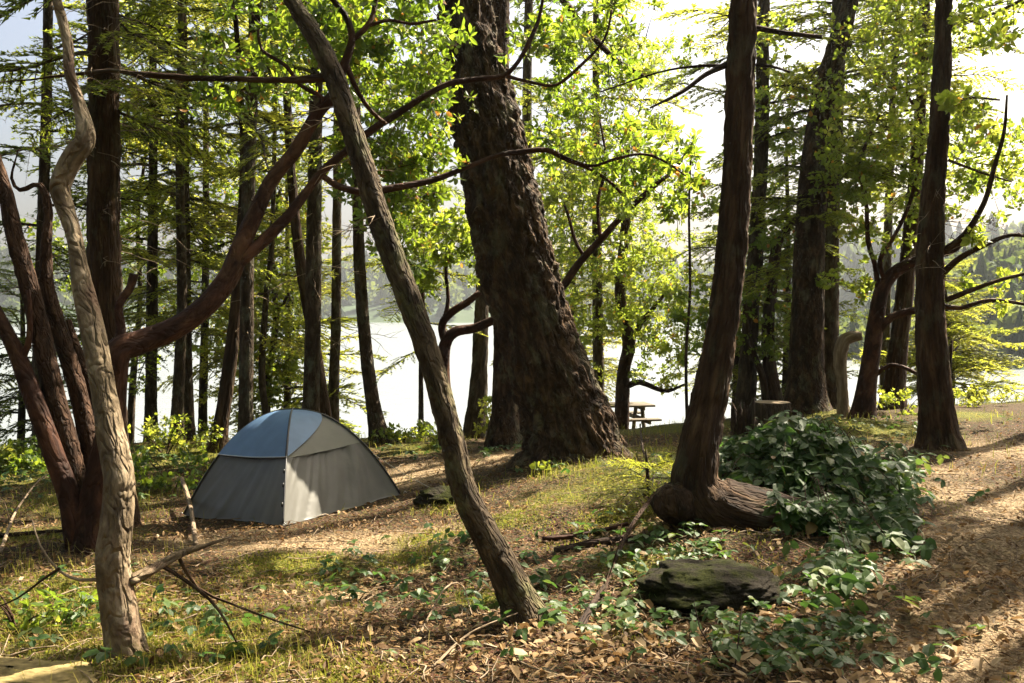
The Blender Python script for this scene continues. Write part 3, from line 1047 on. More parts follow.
# --- madrone with several stems and the long red limb
t = Tree('madrone_tree', 'many-stemmed red madrone whose long thick limb sweeps up over the tent', base=base_of(88, 545, 6.1), seed=7)
MY = 6.0
t.wood([(92, 548, 42.6, MY), (96, 510, 34.4, MY), (104, 460, 27.9, MY), (112, 420, 24.6, MY), (114, 385, 24.6, MY), (118, 352, 26.2, MY), (140, 342, 24.6, 6.1), (175, 328, 23.0, 6.2), (205, 306, 22.1, 6.3), (228, 278, 20.5, 6.4), (240, 248, 18.0, 6.45), (255, 215, 16.4, 6.5), (272, 180, 14.8, 6.55), (296, 150, 13.1, 6.6), (318, 112, 12.3, 6.6), (332, 98, 11.5, 6.6)],
       M['madrone'], segs=30, ds=.03, disp=smooth_disp, ground=True, flare=.3)
main = (t.path, t.prad)
t.wood([(332, 98, 11.5, 6.6), (345, 62, 9.0, 6.6), (352, 38, 7.4, 6.6), (345, 15, 6.6, 6.6), (330, -5, 5.7, 6.6), (310, -50, 4.9, 6.6)], M['madrone'], part='branch', segs=12, ds=.05, disp=smooth_disp)
t.wood([(350, 42, 5.7, 6.6), (368, 25, 5.7, 6.65), (375, 5, 4.9, 6.7), (380, -40, 4.1, 6.7)], M['madrone'], part='branch', segs=10, ds=.05)
t.wood([(368, 26, 4.1, 6.65), (390, 20, 3.3, 6.7), (410, 24, 3.3, 6.7), (436, 20, 2.5, 6.7)], M['madrone'], part='branch', segs=8, ds=.05)
t.wood([(232, 268, 13.1, 6.4), (262, 242, 12.3, 6.5), (288, 216, 10.7, 6.6), (308, 190, 9.0, 6.7), (322, 172, 9.0, 6.75), (345, 152, 8.2, 6.8), (372, 130, 8.2, 6.85), (400, 112, 7.4, 6.9), (425, 96, 6.6, 6.9), (448, 84, 6.6, 6.95), (478, 79, 5.7, 7.0), (503, 76, 5.7, 7.0), (518, 62, 4.1, 7.0), (530, 40, 4.1, 7.05), (540, 15, 3.3, 7.1), (545, -20, 2.5, 7.1)], M['madrone'], part='branch', segs=14, ds=.05, disp=smooth_disp)
t.wood([(320, 174, 7.4, 6.75), (338, 186, 7.4, 6.8), (365, 192, 7.4, 6.85), (400, 187, 6.6, 6.9), (430, 181, 6.6, 6.95), (455, 172, 5.7, 7.0), (475, 164, 4.9, 7.0), (498, 155, 4.9, 7.05), (522, 152, 4.9, 7.1), (546, 150, 4.1, 7.1), (568, 160, 4.1, 7.2), (590, 169, 3.3, 7.3), (610, 182, 3.3, 7.4), (624, 196, 2.5, 7.5)], M['madrone'], part='branch', segs=12, ds=.05, disp=smooth_disp)
t.wood([(556, 154, 3.3, 7.15), (590, 166, 3.3, 7.1), (612, 160, 3.3, 7.1), (640, 154, 2.9, 7.1), (662, 160, 2.5, 7.1), (686, 176, 1.6, 7.1)], M['madrone'], part='branch', segs=8, ds=.05)
t.wood([(506, 76, 4.1, 7.0), (530, 82, 3.3, 7.0), (556, 85, 3.3, 7.0), (580, 66, 3.3, 7.0), (604, 40, 2.5, 7.0), (612, 10, 2.0, 7.0)], M['madrone'], part='branch', segs=8, ds=.05)
t.wood([(345, 62, 6.6, 6.6), (358, 92, 4.9, 6.65), (372, 112, 4.1, 6.7), (386, 124, 4.1, 6.8)], M['madrone'], part='branch', segs=8, ds=.05)
t.wood([(316, 112, 4.9, 6.6), (322, 98, 4.9, 6.55), (300, 85, 4.1, 6.5), (286, 66, 4.1, 6.5), (262, 50, 3.3, 6.5), (258, 30, 2.5, 6.5)], M['madrone'], part='branch', segs=8, ds=.05)
t.wood([(118, 352, 11.5, 6.0), (121, 330, 9.8, 6.05), (119, 306, 8.2, 6.05), (130, 288, 8.2, 6.1), (134, 274, 9.0, 6.1)], M['madrone'], part='branch', label='short broken orange stub rising from the limb', segs=12, ds=.03)
# its other stems
t.wood([(84, 545, 32.8, 6.05), (76, 490, 26.2, 6.05), (66, 440, 23.0, 6.05), (54, 395, 21.3, 6.05), (42, 340, 20.5, 6.05), (30, 290, 18.9, 6.05), (16, 240, 17.2, 6.05), (6, 195, 14.8, 6.05), (-4, 160, 11.5, 6.05), (-20, 110, 8.2, 6.05)], M['madrone_old'], part='stem', segs=24, ds=.04, disp=fine_disp)
t.wood([(94, 540, 24.6, 6.2), (92, 470, 19.7, 6.2), (80, 400, 18.0, 6.2), (62, 340, 16.4, 6.2), (48, 290, 13.9, 6.2), (46, 250, 11.5, 6.2), (48, 210, 9.0, 6.2), (40, 185, 6.6, 6.2), (20, 190, 4.9, 6.2), (12, 178, 4.1, 6.2), (18, 150, 2.5, 6.2)], M['madrone_old'], part='stem', segs=20, ds=.04, disp=fine_disp)
t.wood([(78, 545, 24.6, 5.95), (70, 500, 21.3, 5.95), (56, 460, 19.7, 5.95), (38, 410, 18.9, 5.95), (20, 362, 16.4, 5.95), (8, 335, 14.8, 5.95), (-10, 300, 13.1, 5.95), (-40, 240, 9.8, 5.95)], M['madrone'], part='stem', label='glossy red stem slanting out over the water', segs=20, ds=.04, disp=smooth_disp)
t.wood([(20, 362, 7.4, 5.95), (28, 345, 6.6, 5.95), (30, 320, 5.7, 5.95), (28, 290, 4.9, 5.95)], M['madrone'], part='branch', segs=8, ds=.05)
t.wood([(100, 540, 19.7, 6.3), (106, 470, 13.1, 6.3), (94, 400, 10.7, 6.3), (80, 360, 9.8, 6.3), (68, 320, 6.6, 6.3)], M['madrone_old'], part='stem', segs=14, ds=.05, disp=fine_disp)
t.leaves([(400, 110, 7.3, 85, 80, .5, 45), (590, 120, 7.2, 60, 60, .4, 30), (430, 180, 7.1, 60, 40, .3, 16)], bare='madrone', twr=.0035)
t.leaves([(385, 50, 7.6, 90, 75, .8, 420), (420, 120, 8.0, 60, 70, .7, 230), (385, 160, 7.8, 60, 50, .6, 170), (330, 20, 6.8, 70, 45, .6, 160), (405, 225, 8.0, 50, 45, .5, 120), (565, 25, 7.4, 75, 45, .7, 240), (600, 120, 7.6, 65, 60, .6, 170), (645, 175, 7.5, 55, 40, .4, 80), (250, 60, 7.4, 60, 60, .6, 120),
          (470, 15, 6.8, 35, 22, .3, 30), (450, 165, 6.95, 15, 14, .1, 5), (300, 20, 6.6, 60, 40, .5, 40), ('w', -.8, 7.2, 5.2, 2.2, 1.3, .8, 220), ('w', -4.2, 6.0, 4.6, 1.0, 1.0, .6, 60)], size=.078, twr=.0042, avoid=(448, 535, -60, 330, .85))

# --- the tree with the bent foot beside the bramble
t = Tree('bent_tree', 'dark trunk with a bent foot rising from a log-like root beside the bramble', base=base_of(700, 520, 6.35), seed=8)
BY = 6.35
t.wood([(905, 585, 30, 6.2), (868, 562, 48, 6.25), (820, 540, 62, 6.3), (775, 527, 70, BY), (738, 518, 70, BY), (708, 506, 66, BY), (695, 484, 50, BY), (698, 455, 42, BY), (706, 415, 38, 6.4), (713, 380, 36, 6.4), (720, 340, 33, 6.4), (728, 290, 31, 6.4), (733, 228, 29.5, 6.4), (737, 160, 28, 6.4), (740, 80, 27, 6.4), (743, 0, 25.5, 6.4), (745, -60, 24, 6.4)],
       M['cedar'], segs=60, ds=.03, disp=mid_disp, top=13)
t.conifer(5.4, .24, 2.6, lo_above=0, skip=.15)
for pts in [[(757, 28, 6, 6.4), (785, 33, 5, 6.3), (822, 37, 4, 6.2)], [(726, 65, 7, 6.4), (705, 75, 5, 6.35), (682, 92, 4, 6.3), (650, 108, 2, 6.3)], [(756, 65, 4, 6.4), (770, 66, 3, 6.35), (790, 72, 2, 6.3)], [(728, 66, 4, 6.4), (700, 66, 3, 6.5), (660, 72, 2, 6.6), (600, 92, 1.5, 6.7)]]:
    t.wood(pts, M['darkwood'], part='branch', segs=7, ds=.05)
q = P(674, 503, 6.25)
bm_v = []
nphi, nth = 40, 24
A = Acc()
th = np.linspace(.02, PI - .02, nth)
ph = np.arange(nphi) / nphi * 2 * PI
V = np.stack([np.outer(np.sin(th), np.cos(ph)), np.outer(np.sin(th), np.sin(ph)), np.outer(np.cos(th), np.ones(nphi))], -1).reshape(-1, 3)
V = V * (1 + .22 * fbm(V * 2.2, 4)[:, None]) * np.array([.15, .17, .14]) + q
i2 = np.arange(nth - 1)[:, None] * nphi + np.arange(nphi)[None]
k2 = np.arange(nth - 1)[:, None] * nphi + (np.arange(nphi)[None] + 1) % nphi
A.add(V, np.stack([i2, i2 + nphi, k2 + nphi, k2], -1).reshape(-1, 4), 0, bk=V)
A.build('burl', [M['cedar']], t.root)

# --- the straight tree at the right edge of the clearing
t = Tree('cedar_tree', 'straight reddish trunk standing alone beside the sunlit path', base=base_of(939, 455, 9.5), seed=9)
t.wood([(940, 455, 40, 9.5), (938, 430, 33, 9.5), (934, 380, 31, 9.5), (930, 320, 29, 9.5), (930, 260, 27, 9.5), (933, 200, 24, 9.5), (939, 130, 19, 9.5), (942, 60, 17, 9.5), (944, 0, 16, 9.5), (945, -60, 15, 9.5)], M['cedar'], segs=48, ds=.045, disp=mid_disp, ground=True, top=13, flare=.35)
t.conifer(5.6, .24, 2.8, lo_above=0, skip=.1)
for pts in [[(946, 250, 8, 9.45), (965, 234, 6, 9.3), (984, 203, 5, 9.2), (994, 168, 4.5, 9.1), (1004, 132, 3.5, 9.1), (1007, 95, 2, 9.0)],
            [(946, 300, 6, 9.45), (972, 290, 5, 9.3), (1000, 280, 4, 9.2), (1040, 270, 3, 9.2)],
            [(944, 272, 7, 9.45), (960, 258, 6, 9.3), (985, 245, 5, 9.2), (1012, 235, 4, 9.1), (1045, 240, 3, 9.1)],
            [(948, 160, 3, 9.5), (980, 172, 2.5, 9.4), (1012, 182, 1.5, 9.3)], [(948, 108, 4, 9.5), (970, 98, 3, 9.4), (1000, 100, 2, 9.3)]]:
    t.wood(pts, M['cedar'], part='branch', segs=8, ds=.06)
t.wood([(948, 455, 4, 9.45), (952, 420, 4, 9.45), (950, 380, 3.5, 9.45), (952, 340, 2, 9.45)], M['darkwood'], part='sucker', segs=6)
t.twigs((20, .6, .005), M['dead'], zr=(1.9, 2.9))
t.leaves([(1000, 240, 9.2, 40, 28, .5, 75), (975, 262, 9.3, 30, 22, .4, 35)], bare='madrone_old', twr=.004)
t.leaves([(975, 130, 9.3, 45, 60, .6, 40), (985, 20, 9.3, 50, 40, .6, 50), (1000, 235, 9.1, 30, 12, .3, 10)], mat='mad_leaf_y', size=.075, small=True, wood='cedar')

# --- pair of firs right of the stump
t = Tree('fir_tree', 'thick fir trunk leaning right just behind the sawn stump', base=base_of(808, 412, 13.6), seed=10)
t.wood([(806, 412, 44, 13.6), (806, 390, 37, 13.6), (807, 340, 33, 13.6), (808, 290, 31, 13.6), (810, 228, 29, 13.6), (816, 150, 26, 13.6), (824, 95, 23, 13.6), (836, 50, 20, 13.6), (850, 0, 17, 13.6)], M['fir'], segs=48, ds=.06, disp=mid_disp, ground=True, top=16, flare=.3)
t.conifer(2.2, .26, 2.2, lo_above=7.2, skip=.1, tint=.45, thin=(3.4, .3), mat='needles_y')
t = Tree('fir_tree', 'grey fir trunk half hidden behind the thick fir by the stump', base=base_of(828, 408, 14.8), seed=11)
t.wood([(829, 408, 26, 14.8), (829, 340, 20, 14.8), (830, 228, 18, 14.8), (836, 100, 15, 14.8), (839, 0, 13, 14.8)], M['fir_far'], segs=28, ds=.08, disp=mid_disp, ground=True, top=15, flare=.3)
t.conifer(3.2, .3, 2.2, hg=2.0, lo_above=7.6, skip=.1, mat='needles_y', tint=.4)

# --- small dark fork left of that pair
t = Tree('forked_tree', 'dark forked tree behind the sawn stump with a low arched second stem', base=base_of(772, 404, 14.4), seed=12)
t.wood([(774, 404, 18, 14.4), (770, 370, 14, 14.4), (768, 335, 13, 14.4), (770, 300, 12, 14.4), (775, 255, 11, 14.4), (780, 238, 9, 14.4), (800, 215, 7, 14.4)], M['cedar'], segs=16, ds=.08, disp=fine_disp, ground=True, flare=.3)
t.wood([(766, 402, 8, 14.3), (762, 375, 7, 14.3), (752, 350, 6.5, 14.3), (746, 320, 5, 14.3), (744, 300, 4, 14.3)], M['cedar'], part='stem', segs=10, ds=.08)
t.leaves([(775, 240, 14.4, 45, 55, .9, 210), (765, 320, 14.2, 38, 45, .6, 150), (770, 140, 14.4, 45, 50, .8, 160), (705, 330, 14.4, 30, 60, .6, 130)], size=.08, mat='mad_leaf', small=True, wood='cedar')

# --- slim tree behind the bent one
t = Tree('fir_tree', 'slim fir rising right behind the bent-footed trunk', base=base_of(752, 412, 14.6), seed=13)
t.wood([(745, 412, 20, 14.6), (752, 300, 16, 14.6), (757, 228, 15, 14.6), (762, 130, 14, 14.6), (764, 0, 12, 14.6)], M['fir_far'], segs=20, ds=.09, disp=mid_disp, ground=True, top=16, flare=.3)
t.conifer(1.7, .26, 2.0, hg=2.0, lo_above=7.6, skip=.1, tint=.45, mat='needles_y')

# --- arching madrone right of the firs
t = Tree('madrone_tree', 'dark madrone forking low with arms reaching behind the straight reddish trunk', base=base_of(866, 418, 12.6), seed=14)
t.wood([(862, 420, 22, 12.6), (866, 390, 18, 12.6), (872, 350, 16, 12.6), (876, 320, 15, 12.6), (882, 290, 14, 12.6), (895, 272, 13, 12.6), (915, 262, 11, 12.5), (935, 255, 9, 12.4), (955, 248, 8, 12.3), (975, 225, 7, 12.2)], M['madrone'], segs=18, ds=.06, disp=smooth_disp, ground=True, flare=.4)
t.wood([(876, 335, 9, 12.6), (890, 318, 8, 12.5), (915, 310, 8, 12.4), (935, 305, 7, 12.3), (960, 308, 5, 12.2), (990, 300, 4, 12.1), (1030, 305, 3, 12.0)], M['madrone'], part='branch', segs=10, ds=.08)
t.wood([(878, 290, 6, 12.6), (875, 265, 5, 12.6), (868, 240, 5, 12.6), (866, 200, 4, 12.6), (860, 165, 4, 12.6), (872, 130, 3, 12.6), (880, 115, 2, 12.6)], M['madrone'], part='branch', segs=8, ds=.08)
t.wood([(886, 285, 6, 12.6), (880, 260, 5, 12.5), (895, 235, 4, 12.5), (912, 195, 4, 12.4), (922, 130, 3, 12.4), (905, 90, 2.5, 12.4)], M['madrone'], part='branch', segs=8, ds=.08)
t.wood([(876, 375, 5, 12.6), (890, 365, 4, 12.5), (910, 370, 4, 12.4), (935, 385, 3, 12.3), (948, 395, 2, 12.3)], M['madrone'], part='branch', segs=7, ds=.08)
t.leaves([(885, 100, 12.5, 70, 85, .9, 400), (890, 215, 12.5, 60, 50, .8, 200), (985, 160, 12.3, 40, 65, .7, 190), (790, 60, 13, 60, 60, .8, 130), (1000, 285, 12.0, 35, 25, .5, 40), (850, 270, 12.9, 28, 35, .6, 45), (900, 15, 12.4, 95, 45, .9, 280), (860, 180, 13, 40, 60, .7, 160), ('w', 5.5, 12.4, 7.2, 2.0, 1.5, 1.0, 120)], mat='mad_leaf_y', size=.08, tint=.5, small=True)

# dead hooked snag
t = Tree('dead_snag', 'twisted grey dead stub bent over like a hook beside the dark madrone', cat='dead tree', base=base_of(842, 412, 12.9), seed=15)
t.wood([(843, 412, 12, 12.9), (842, 385, 11, 12.9), (840, 362, 12, 12.9), (843, 343, 12, 12.9), (852, 337, 10, 12.9), (862, 336, 7, 12.85)], M['dead'], segs=14, ds=.05, disp=ridged(30, 2, .018, .02), ground=True)

# --- leaning grey-brown trunk beyond
t = Tree('fir_tree', 'brown fir leaning right between the dark madrone and the straight reddish trunk', base=base_of(892, 410, 14.2), seed=16)
t.wood([(892, 410, 24, 14.2), (897, 360, 19, 14.2), (904, 300, 17, 14.2), (910, 240, 15, 14.2), (917, 160, 12, 14.2), (922, 80, 10, 14.2), (925, 0, 9, 14.2)], M['cedar'], segs=20, ds=.08, disp=mid_disp, ground=True, top=14, flare=.3)
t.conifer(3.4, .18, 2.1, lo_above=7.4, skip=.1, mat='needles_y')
t = Tree('fir_tree', 'thin pale pole-like trunk far back, in the bright gap right of the firs', base=base_of(888, 405, 18), seed=17)
t.wood([(884, 408, 10, 18), (886, 300, 9, 18), (889, 200, 8, 18), (893, 90, 6, 18)], M['fir_far'], segs=10, ds=.15, ground=True, top=13)
t.conifer(3.6, .2, 1.8, lo_above=8.6, skip=.2)

# --- young fir at the water, right
t = Tree('young_fir', 'bushy bright green young fir by the water beyond the sunlit path', base=base_of(950, 420, 17.5), seed=18)
t.wood([(950, 425, 10, 17.5), (950, 360, 8, 17.5), (945, 300, 5, 17.5), (944, 262, 2, 17.5)], M['fir_far'], segs=8, ds=.15, ground=True)
t.conifer(-.3, .045, 1.75, pitch=(-.15, .35), tint=.75, mat='needles_y')

# --- trees by the water behind the great fir, to its right
t = Tree('madrone_tree', 'slender wavy madrone by the shore behind the picnic table', base=base_of(622, 402, 16.2), seed=19)
t.wood([(622, 408, 15, 16.2), (624, 370, 13, 16.2), (629, 345, 13, 16.2), (625, 320, 11, 16.2), (620, 295, 11, 16.2), (622, 260, 10, 16.2), (626, 215, 9, 16.2), (624, 180, 7, 16.2), (630, 130, 5, 16.2)], M['madrone_old'], segs=14, ds=.08, disp=fine_disp, ground=True)
t.wood([(630, 342, 7, 16.2), (640, 325, 6, 16.1), (650, 312, 5, 16.0), (668, 290, 3, 16)], M['madrone_old'], part='branch', segs=8, ds=.1)
t.wood([(627, 386, 7, 16.2), (640, 382, 6, 16), (655, 388, 5, 15.9), (668, 391, 4, 15.8), (685, 384, 2, 15.7)], M['madrone_old'], part='branch', segs=7, ds=.1)
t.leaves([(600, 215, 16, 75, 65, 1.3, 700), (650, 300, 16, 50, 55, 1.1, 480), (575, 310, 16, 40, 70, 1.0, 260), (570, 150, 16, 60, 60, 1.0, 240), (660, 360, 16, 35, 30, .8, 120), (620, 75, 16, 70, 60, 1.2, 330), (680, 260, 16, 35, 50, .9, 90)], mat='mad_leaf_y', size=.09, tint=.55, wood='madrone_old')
t = Tree('fir_tree', 'dim slim fir behind the massive fir, nearest the picnic table', base=base_of(598, 408, 17), seed=20)
t.wood([(599, 412, 12, 17), (598, 340, 11, 17), (597, 250, 10, 17), (596, 120, 8, 17), (596, 0, 6, 17)], M['fir_far'], segs=12, ds=.12, ground=True, top=15)
t.conifer(1.2, .3, 2.0, lo_above=8.2, skip=.2, tint=.6, mat='needles_y')
t = Tree('fir_tree', 'thin bare fir pole showing above the massive leaning fir', base=base_of(528, 425, 17.5), seed=21)
t.wood([(528, 420, 12, 17.5), (528, 250, 11, 17.5), (527, 100, 9.5, 17.5), (529, 0, 8.5, 17.5)], M['fir_far'], segs=12, ds=.12, ground=True, top=16)
t.conifer(5.5, .35, 1.6, lo_above=8.5, skip=.3)
t = Tree('sapling', 'very thin straight dark sapling standing left of the bent-footed trunk', base=base_of(688, 440, 11.5), seed=22)
t.wood([(688, 440, 3.6, 11.5), (686, 360, 3.2, 11.5), (690, 290, 2.8, 11.5), (689, 210, 2.4, 11.5), (691, 150, 2, 11.5)], M['darkwood'], segs=6, ds=.15, ground=True)
t.leaves([(690, 190, 11.5, 28, 40, .35, 22), (690, 300, 11.5, 22, 50, .3, 14)], size=.09, mat='mad_leaf', twr=.003)

# --- trees between the leaning tree and the great fir
t = Tree('fir_tree', 'grey fir left of the massive fir, growing behind the bright bush', base=base_of(477, 421, 13.2), seed=23)
t.wood([(476, 422, 22, 13.2), (479, 380, 17, 13.2), (482, 300, 14, 13.2), (484, 200, 13, 13.2), (486, 60, 11, 13.2)], M['fir_far'], segs=20, ds=.08, disp=mid_disp, ground=True, top=14, flare=.3)
t.conifer(4.6, .35, 1.8, lo_above=7.0, skip=.2)
t = Tree('madrone_tree', 'twisted dark red madrone at the shore with an arm passing behind the massive fir', base=base_of(445, 440, 11.9), seed=24)
t.wood([(448, 442, 18, 11.9), (447, 410, 14, 11.9), (443, 375, 13, 11.9), (445, 345, 12, 11.9), (455, 332, 11, 11.9), (475, 328, 10, 11.9), (500, 318, 9, 11.8), (535, 312, 8, 11.7), (560, 290, 8, 11.6), (580, 262, 8, 11.5), (604, 236, 7, 11.4), (622, 216, 6, 11.4), (652, 188, 5, 11.3), (672, 172, 4, 11.3), (690, 148, 2.5, 11.3)], M['madrone'], segs=14, ds=.06, disp=smooth_disp, ground=True, flare=.3)
t.wood([(446, 345, 9, 11.9), (442, 325, 8, 11.9), (452, 312, 8, 11.9), (468, 302, 7, 11.9), (480, 292, 6, 11.9)], M['madrone'], part='branch', segs=8, ds=.06)
t.wood([(443, 325, 6, 11.9), (448, 300, 4, 11.9), (446, 270, 3.5, 11.9), (452, 240, 3, 11.9)], M['madrone'], part='branch', segs=7, ds=.08)
t.wood([(443, 372, 6, 11.9), (432, 350, 5, 11.9), (425, 320, 4, 11.9), (420, 285, 4, 11.9), (405, 250, 3, 11.9)], M['madrone'], part='branch', segs=7, ds=.08)
t.wood([(585, 258, 4, 11.5), (575, 240, 4, 11.5), (568, 215, 3, 11.5), (560, 195, 2, 11.5)], M['madrone'], part='branch', segs=7, ds=.08)
t.wood([(600, 240, 4, 11.4), (598, 200, 3.5, 11.4), (606, 165, 3, 11.4), (600, 120, 2, 11.4)], M['madrone'], part='branch', segs=7, ds=.08)
t.leaves([(430, 235, 11.9, 45, 55, .8, 230), (460, 265, 11.9, 28, 35, .5, 80), (600, 170, 11.4, 60, 50, .9, 130), (660, 150, 11.3, 45, 50, .7, 80), (560, 230, 11.5, 30, 40, .5, 45), (690, 215, 11.3, 30, 25, .4, 22), (640, 40, 11.4, 50, 40, .7, 50)], size=.095, tint=.5, mat='mad_leaf_y')

# --- trees behind the tent
shore = [
    # px list                                   Y     label
    ('fir_tree', [(382, 446, 22), (374, 410, 15), (366, 350, 13), (361, 290, 12), (358, 220, 11), (356, 120, 10), (352, 0, 8)], 12.4, 'slightly bowed fir right of the tent, foot in the sunlit grass', (1.9, .2, 1.7, .45)),
    ('fir_tree', [(309, 450, 22), (311, 400, 17), (313, 320, 16), (314, 228, 15), (316, 100, 13), (318, 0, 12)], 11.6, 'dark straight trunk right behind the tent peak', (3.4, .28, 1.9, .45)),
    ('cedar_tree', [(326, 448, 20), (322, 400, 14), (312, 330, 12), (300, 260, 11), (292, 180, 9), (285, 60, 7)], 13.2, 'orange-brown trunk slanting left behind the tent peak', (4.0, .3, 1.8, .6)),
    ('fir_tree', [(333, 448, 12), (334, 380, 11), (336, 320, 10), (337, 200, 9), (338, 60, 8)], 14.4, 'pale thin trunk just right of the slanting orange-brown one', (2.6, .26, 1.8, .6)),
    ('fir_tree', [(246, 450, 18), (246, 400, 14.5), (247, 300, 13.5), (248, 200, 13), (252, 90, 12), (256, 0, 11)], 11.3, 'dark upright fir touching the back left of the tent', (2.9, .26, 2.0, .5)),
    ('cedar_tree', [(216, 455, 22), (221, 425, 15), (229, 370, 14), (236, 310, 12), (240, 250, 11), (244, 170, 8), (240, 80, 6)], 11.7, 'reddish trunk leaning right beside the dark upright fir', (3.6, .3, 1.6, .5)),
    ('fir_tree', [(190, 450, 13), (188, 400, 11), (186, 300, 10), (185, 200, 9), (184, 60, 7)], 13.0, 'sunlit thin fir left of the leaning reddish trunk', (1.3, .15, 2.0, .62)),
    ('fir_tree', [(176, 450, 14), (178, 400, 12), (182, 300, 10), (180, 180, 9), (181, 40, 7)], 12.3, 'dark thin fir crossing in front of its sunlit neighbour', (1.5, .17, 1.9, .45)),
    ('fir_tree', [(151, 450, 15), (151, 400, 12), (152, 300, 11), (153, 200, 9), (153, 60, 7)], 13.4, 'ivy-greened fir growing nearest the many-stemmed madrone', (1.0, .17, 2.0, .5)),
    ('fir_tree', [(203, 445, 10), (203, 400, 9), (205, 320, 8), (206, 200, 7), (206, 60, 5)], 15.0, 'slimmest far fir between the two leaning shore trunks', (.6, .15, 2.0, .7)),
    ('fir_tree', [(271, 440, 7), (262, 380, 7), (266, 300, 6), (272, 240, 5), (275, 120, 4)], 14.0, 'crooked thin fir in the bright foliage behind the tent', (.9, .14, 1.7, .75)),
    ('fir_tree', [(42, 470, 19), (40, 420, 14), (39, 340, 12), (42, 240, 11), (46, 120, 10), (48, 0, 9)], 11.2, 'grey fir at the water between two slanting stems', (1.6, .2, 1.8, .35)),
    ('fir_tree', [(421, 440, 6), (421, 400, 5), (421, 360, 4.5), (423, 280, 4), (424, 180, 3)], 13.0, 'pencil-thin fir on the shore right of the bowed one', (1.0, .22, 1.2, .5)),
]
for k, (nm, pts, Yd, lab, (zl, st, L, tn)) in enumerate(shore):
    t = Tree(nm, lab, base=base_of(pts[0][0], pts[0][1], Yd), seed=40 + k)
    w0 = pts[0][2]
    t.wood([(a, b, w, Yd) for a, b, w in pts], M['cedar'] if nm[0] == 'c' else M['fir_far'], segs=22 if w0 > 12 else 12, ds=.07, disp=fine_disp if w0 > 9 else None, ground=True, top=5 + Yd * .62 if w0 > 7 else 6.5 + k * .1, flare=.25)
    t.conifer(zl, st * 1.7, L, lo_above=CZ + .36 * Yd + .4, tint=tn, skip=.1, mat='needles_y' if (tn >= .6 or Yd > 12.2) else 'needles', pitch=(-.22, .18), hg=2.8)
    if k in (0, 1, 4):
        t.twigs((14, .6, .006), M['dead'], zr=(1.2, 3.4))

t = Tree('maple_tree', 'yellow-green broadleaf understory tree behind the back of the tent', base=base_of(268, 442, 14.8), seed=71)
t.wood([(266, 446, 9, 14.8), (268, 380, 7, 14.8), (276, 320, 6, 14.8), (272, 250, 5, 14.8), (280, 190, 3, 14.8)], M['fir_far'], segs=8, ds=.12, ground=True)
t.wood([(275, 322, 4, 14.8), (290, 290, 3, 14.7), (300, 270, 2, 14.7)], M['fir_far'], part='branch', segs=6, ds=.12)
t.leaves([(272, 330, 14.8, 45, 60, .9, 480), (280, 240, 14.8, 48, 55, .9, 380), (262, 400, 14.6, 32, 25, .6, 110), (285, 160, 14.8, 40, 50, .8, 160)], mat='mad_leaf_y', size=.075, tint=.6, small=True, wood='fir_far')
t = Tree('maple_tree', 'thin broadleaf tree with pale leaves among the left shore firs', base=base_of(132, 450, 15.2), seed=72)
t.wood([(130, 455, 8, 15.2), (133, 380, 7, 15.2), (140, 300, 5, 15.2), (138, 220, 4, 15.2), (146, 150, 3, 15.2)], M['fir_far'], segs=8, ds=.12, ground=True)
t.leaves([(145, 240, 15.2, 45, 60, .9, 260), (205, 190, 15.2, 45, 60, .9, 220), (140, 120, 15.2, 40, 45, .8, 140), (200, 320, 15.2, 45, 50, .9, 200), (130, 350, 15, 35, 40, .7, 110), (60, 250, 15.2, 30, 60, .8, 90)], mat='mad_leaf_y', size=.075, tint=.4, small=True, wood='fir_far')

# the dark straight fir behind the madrone stems
t = Tree('fir_tree', 'dark straight fir trunk behind the pale peeling tree, with bare hanging twigs', base=base_of(108, 490, 7.6), seed=60)
t.wood([(110, 490, 44, 7.6), (108, 430, 36, 7.6), (106, 350, 33, 7.6), (104, 228, 31.5, 7.6), (104, 100, 30.5, 7.6), (103, 0, 30, 7.6), (103, -60, 29, 7.6)], M['cedar'], segs=48, ds=.04, disp=mid_disp, ground=True, top=14, flare=.3)
t.conifer(3.3, .2, 1.9, lo_above=4.7, skip=.15, pitch=(-.3, .05), tint=.42)
t.twigs((40, .8, .005), M['dead'], zr=(1.8, 4.3))
t.leaves([(150, 120, 7.5, 50, 60, .4, 50), (60, 130, 7.5, 40, 50, .4, 30)], bare='dead', twr=.003)

# extra young growth that closes the gaps along the shore
fill = [(285, 442, 15.5, 150, 'young_fir', 'bright young fir filling the gap left of the tent peak', .7, 2.0), (20, 470, 13.0, 255, 'young_fir', 'low dark young fir at the water left of the slanting stems', .3, 1.4),
        (735, 425, 16.5, 190, 'young_fir', 'slender young fir showing between the sapling and the bent-footed trunk', .6, 1.3), (785, 415, 16.0, 120, 'young_fir', 'shaded young fir just left of the thick leaning fir', .45, 1.6),
        (570, 425, 18.5, 170, 'young_fir', 'bright young fir behind the right side of the massive fir', .75, 1.7)]
for k, (px, py, Yd, ptop, nm, lab, tn, L) in enumerate(fill):
    t = Tree(nm, lab, base=base_of(px, py, Yd), seed=80 + k)
    ztop = P(px, ptop, Yd)[2]
    zb = base_of(px, py, Yd)[2]
    pyb = 310 + (CZ - zb) / Yd * F
    t.wood([(px, pyb, 9, Yd), (px + 3, (pyb + ptop) / 2, 6, Yd), (px + 1, ptop, 2, Yd)], M['fir_far'], segs=8, ds=.15, ground=True)
    t.conifer(zb + .35, .085, L, tint=tn, skip=.05, mat='needles_y' if tn >= .6 else 'needles', pitch=(-.15, .3))
t = Tree('fir_sapling', 'small feathery fir seedling on the mossy bank between the massive fir and the bent-footed trunk', cat='sapling', base=(*G([652], [500])[0][:2], float(G([652], [500])[0][2])), seed=90)
b = G([652], [505])[0]
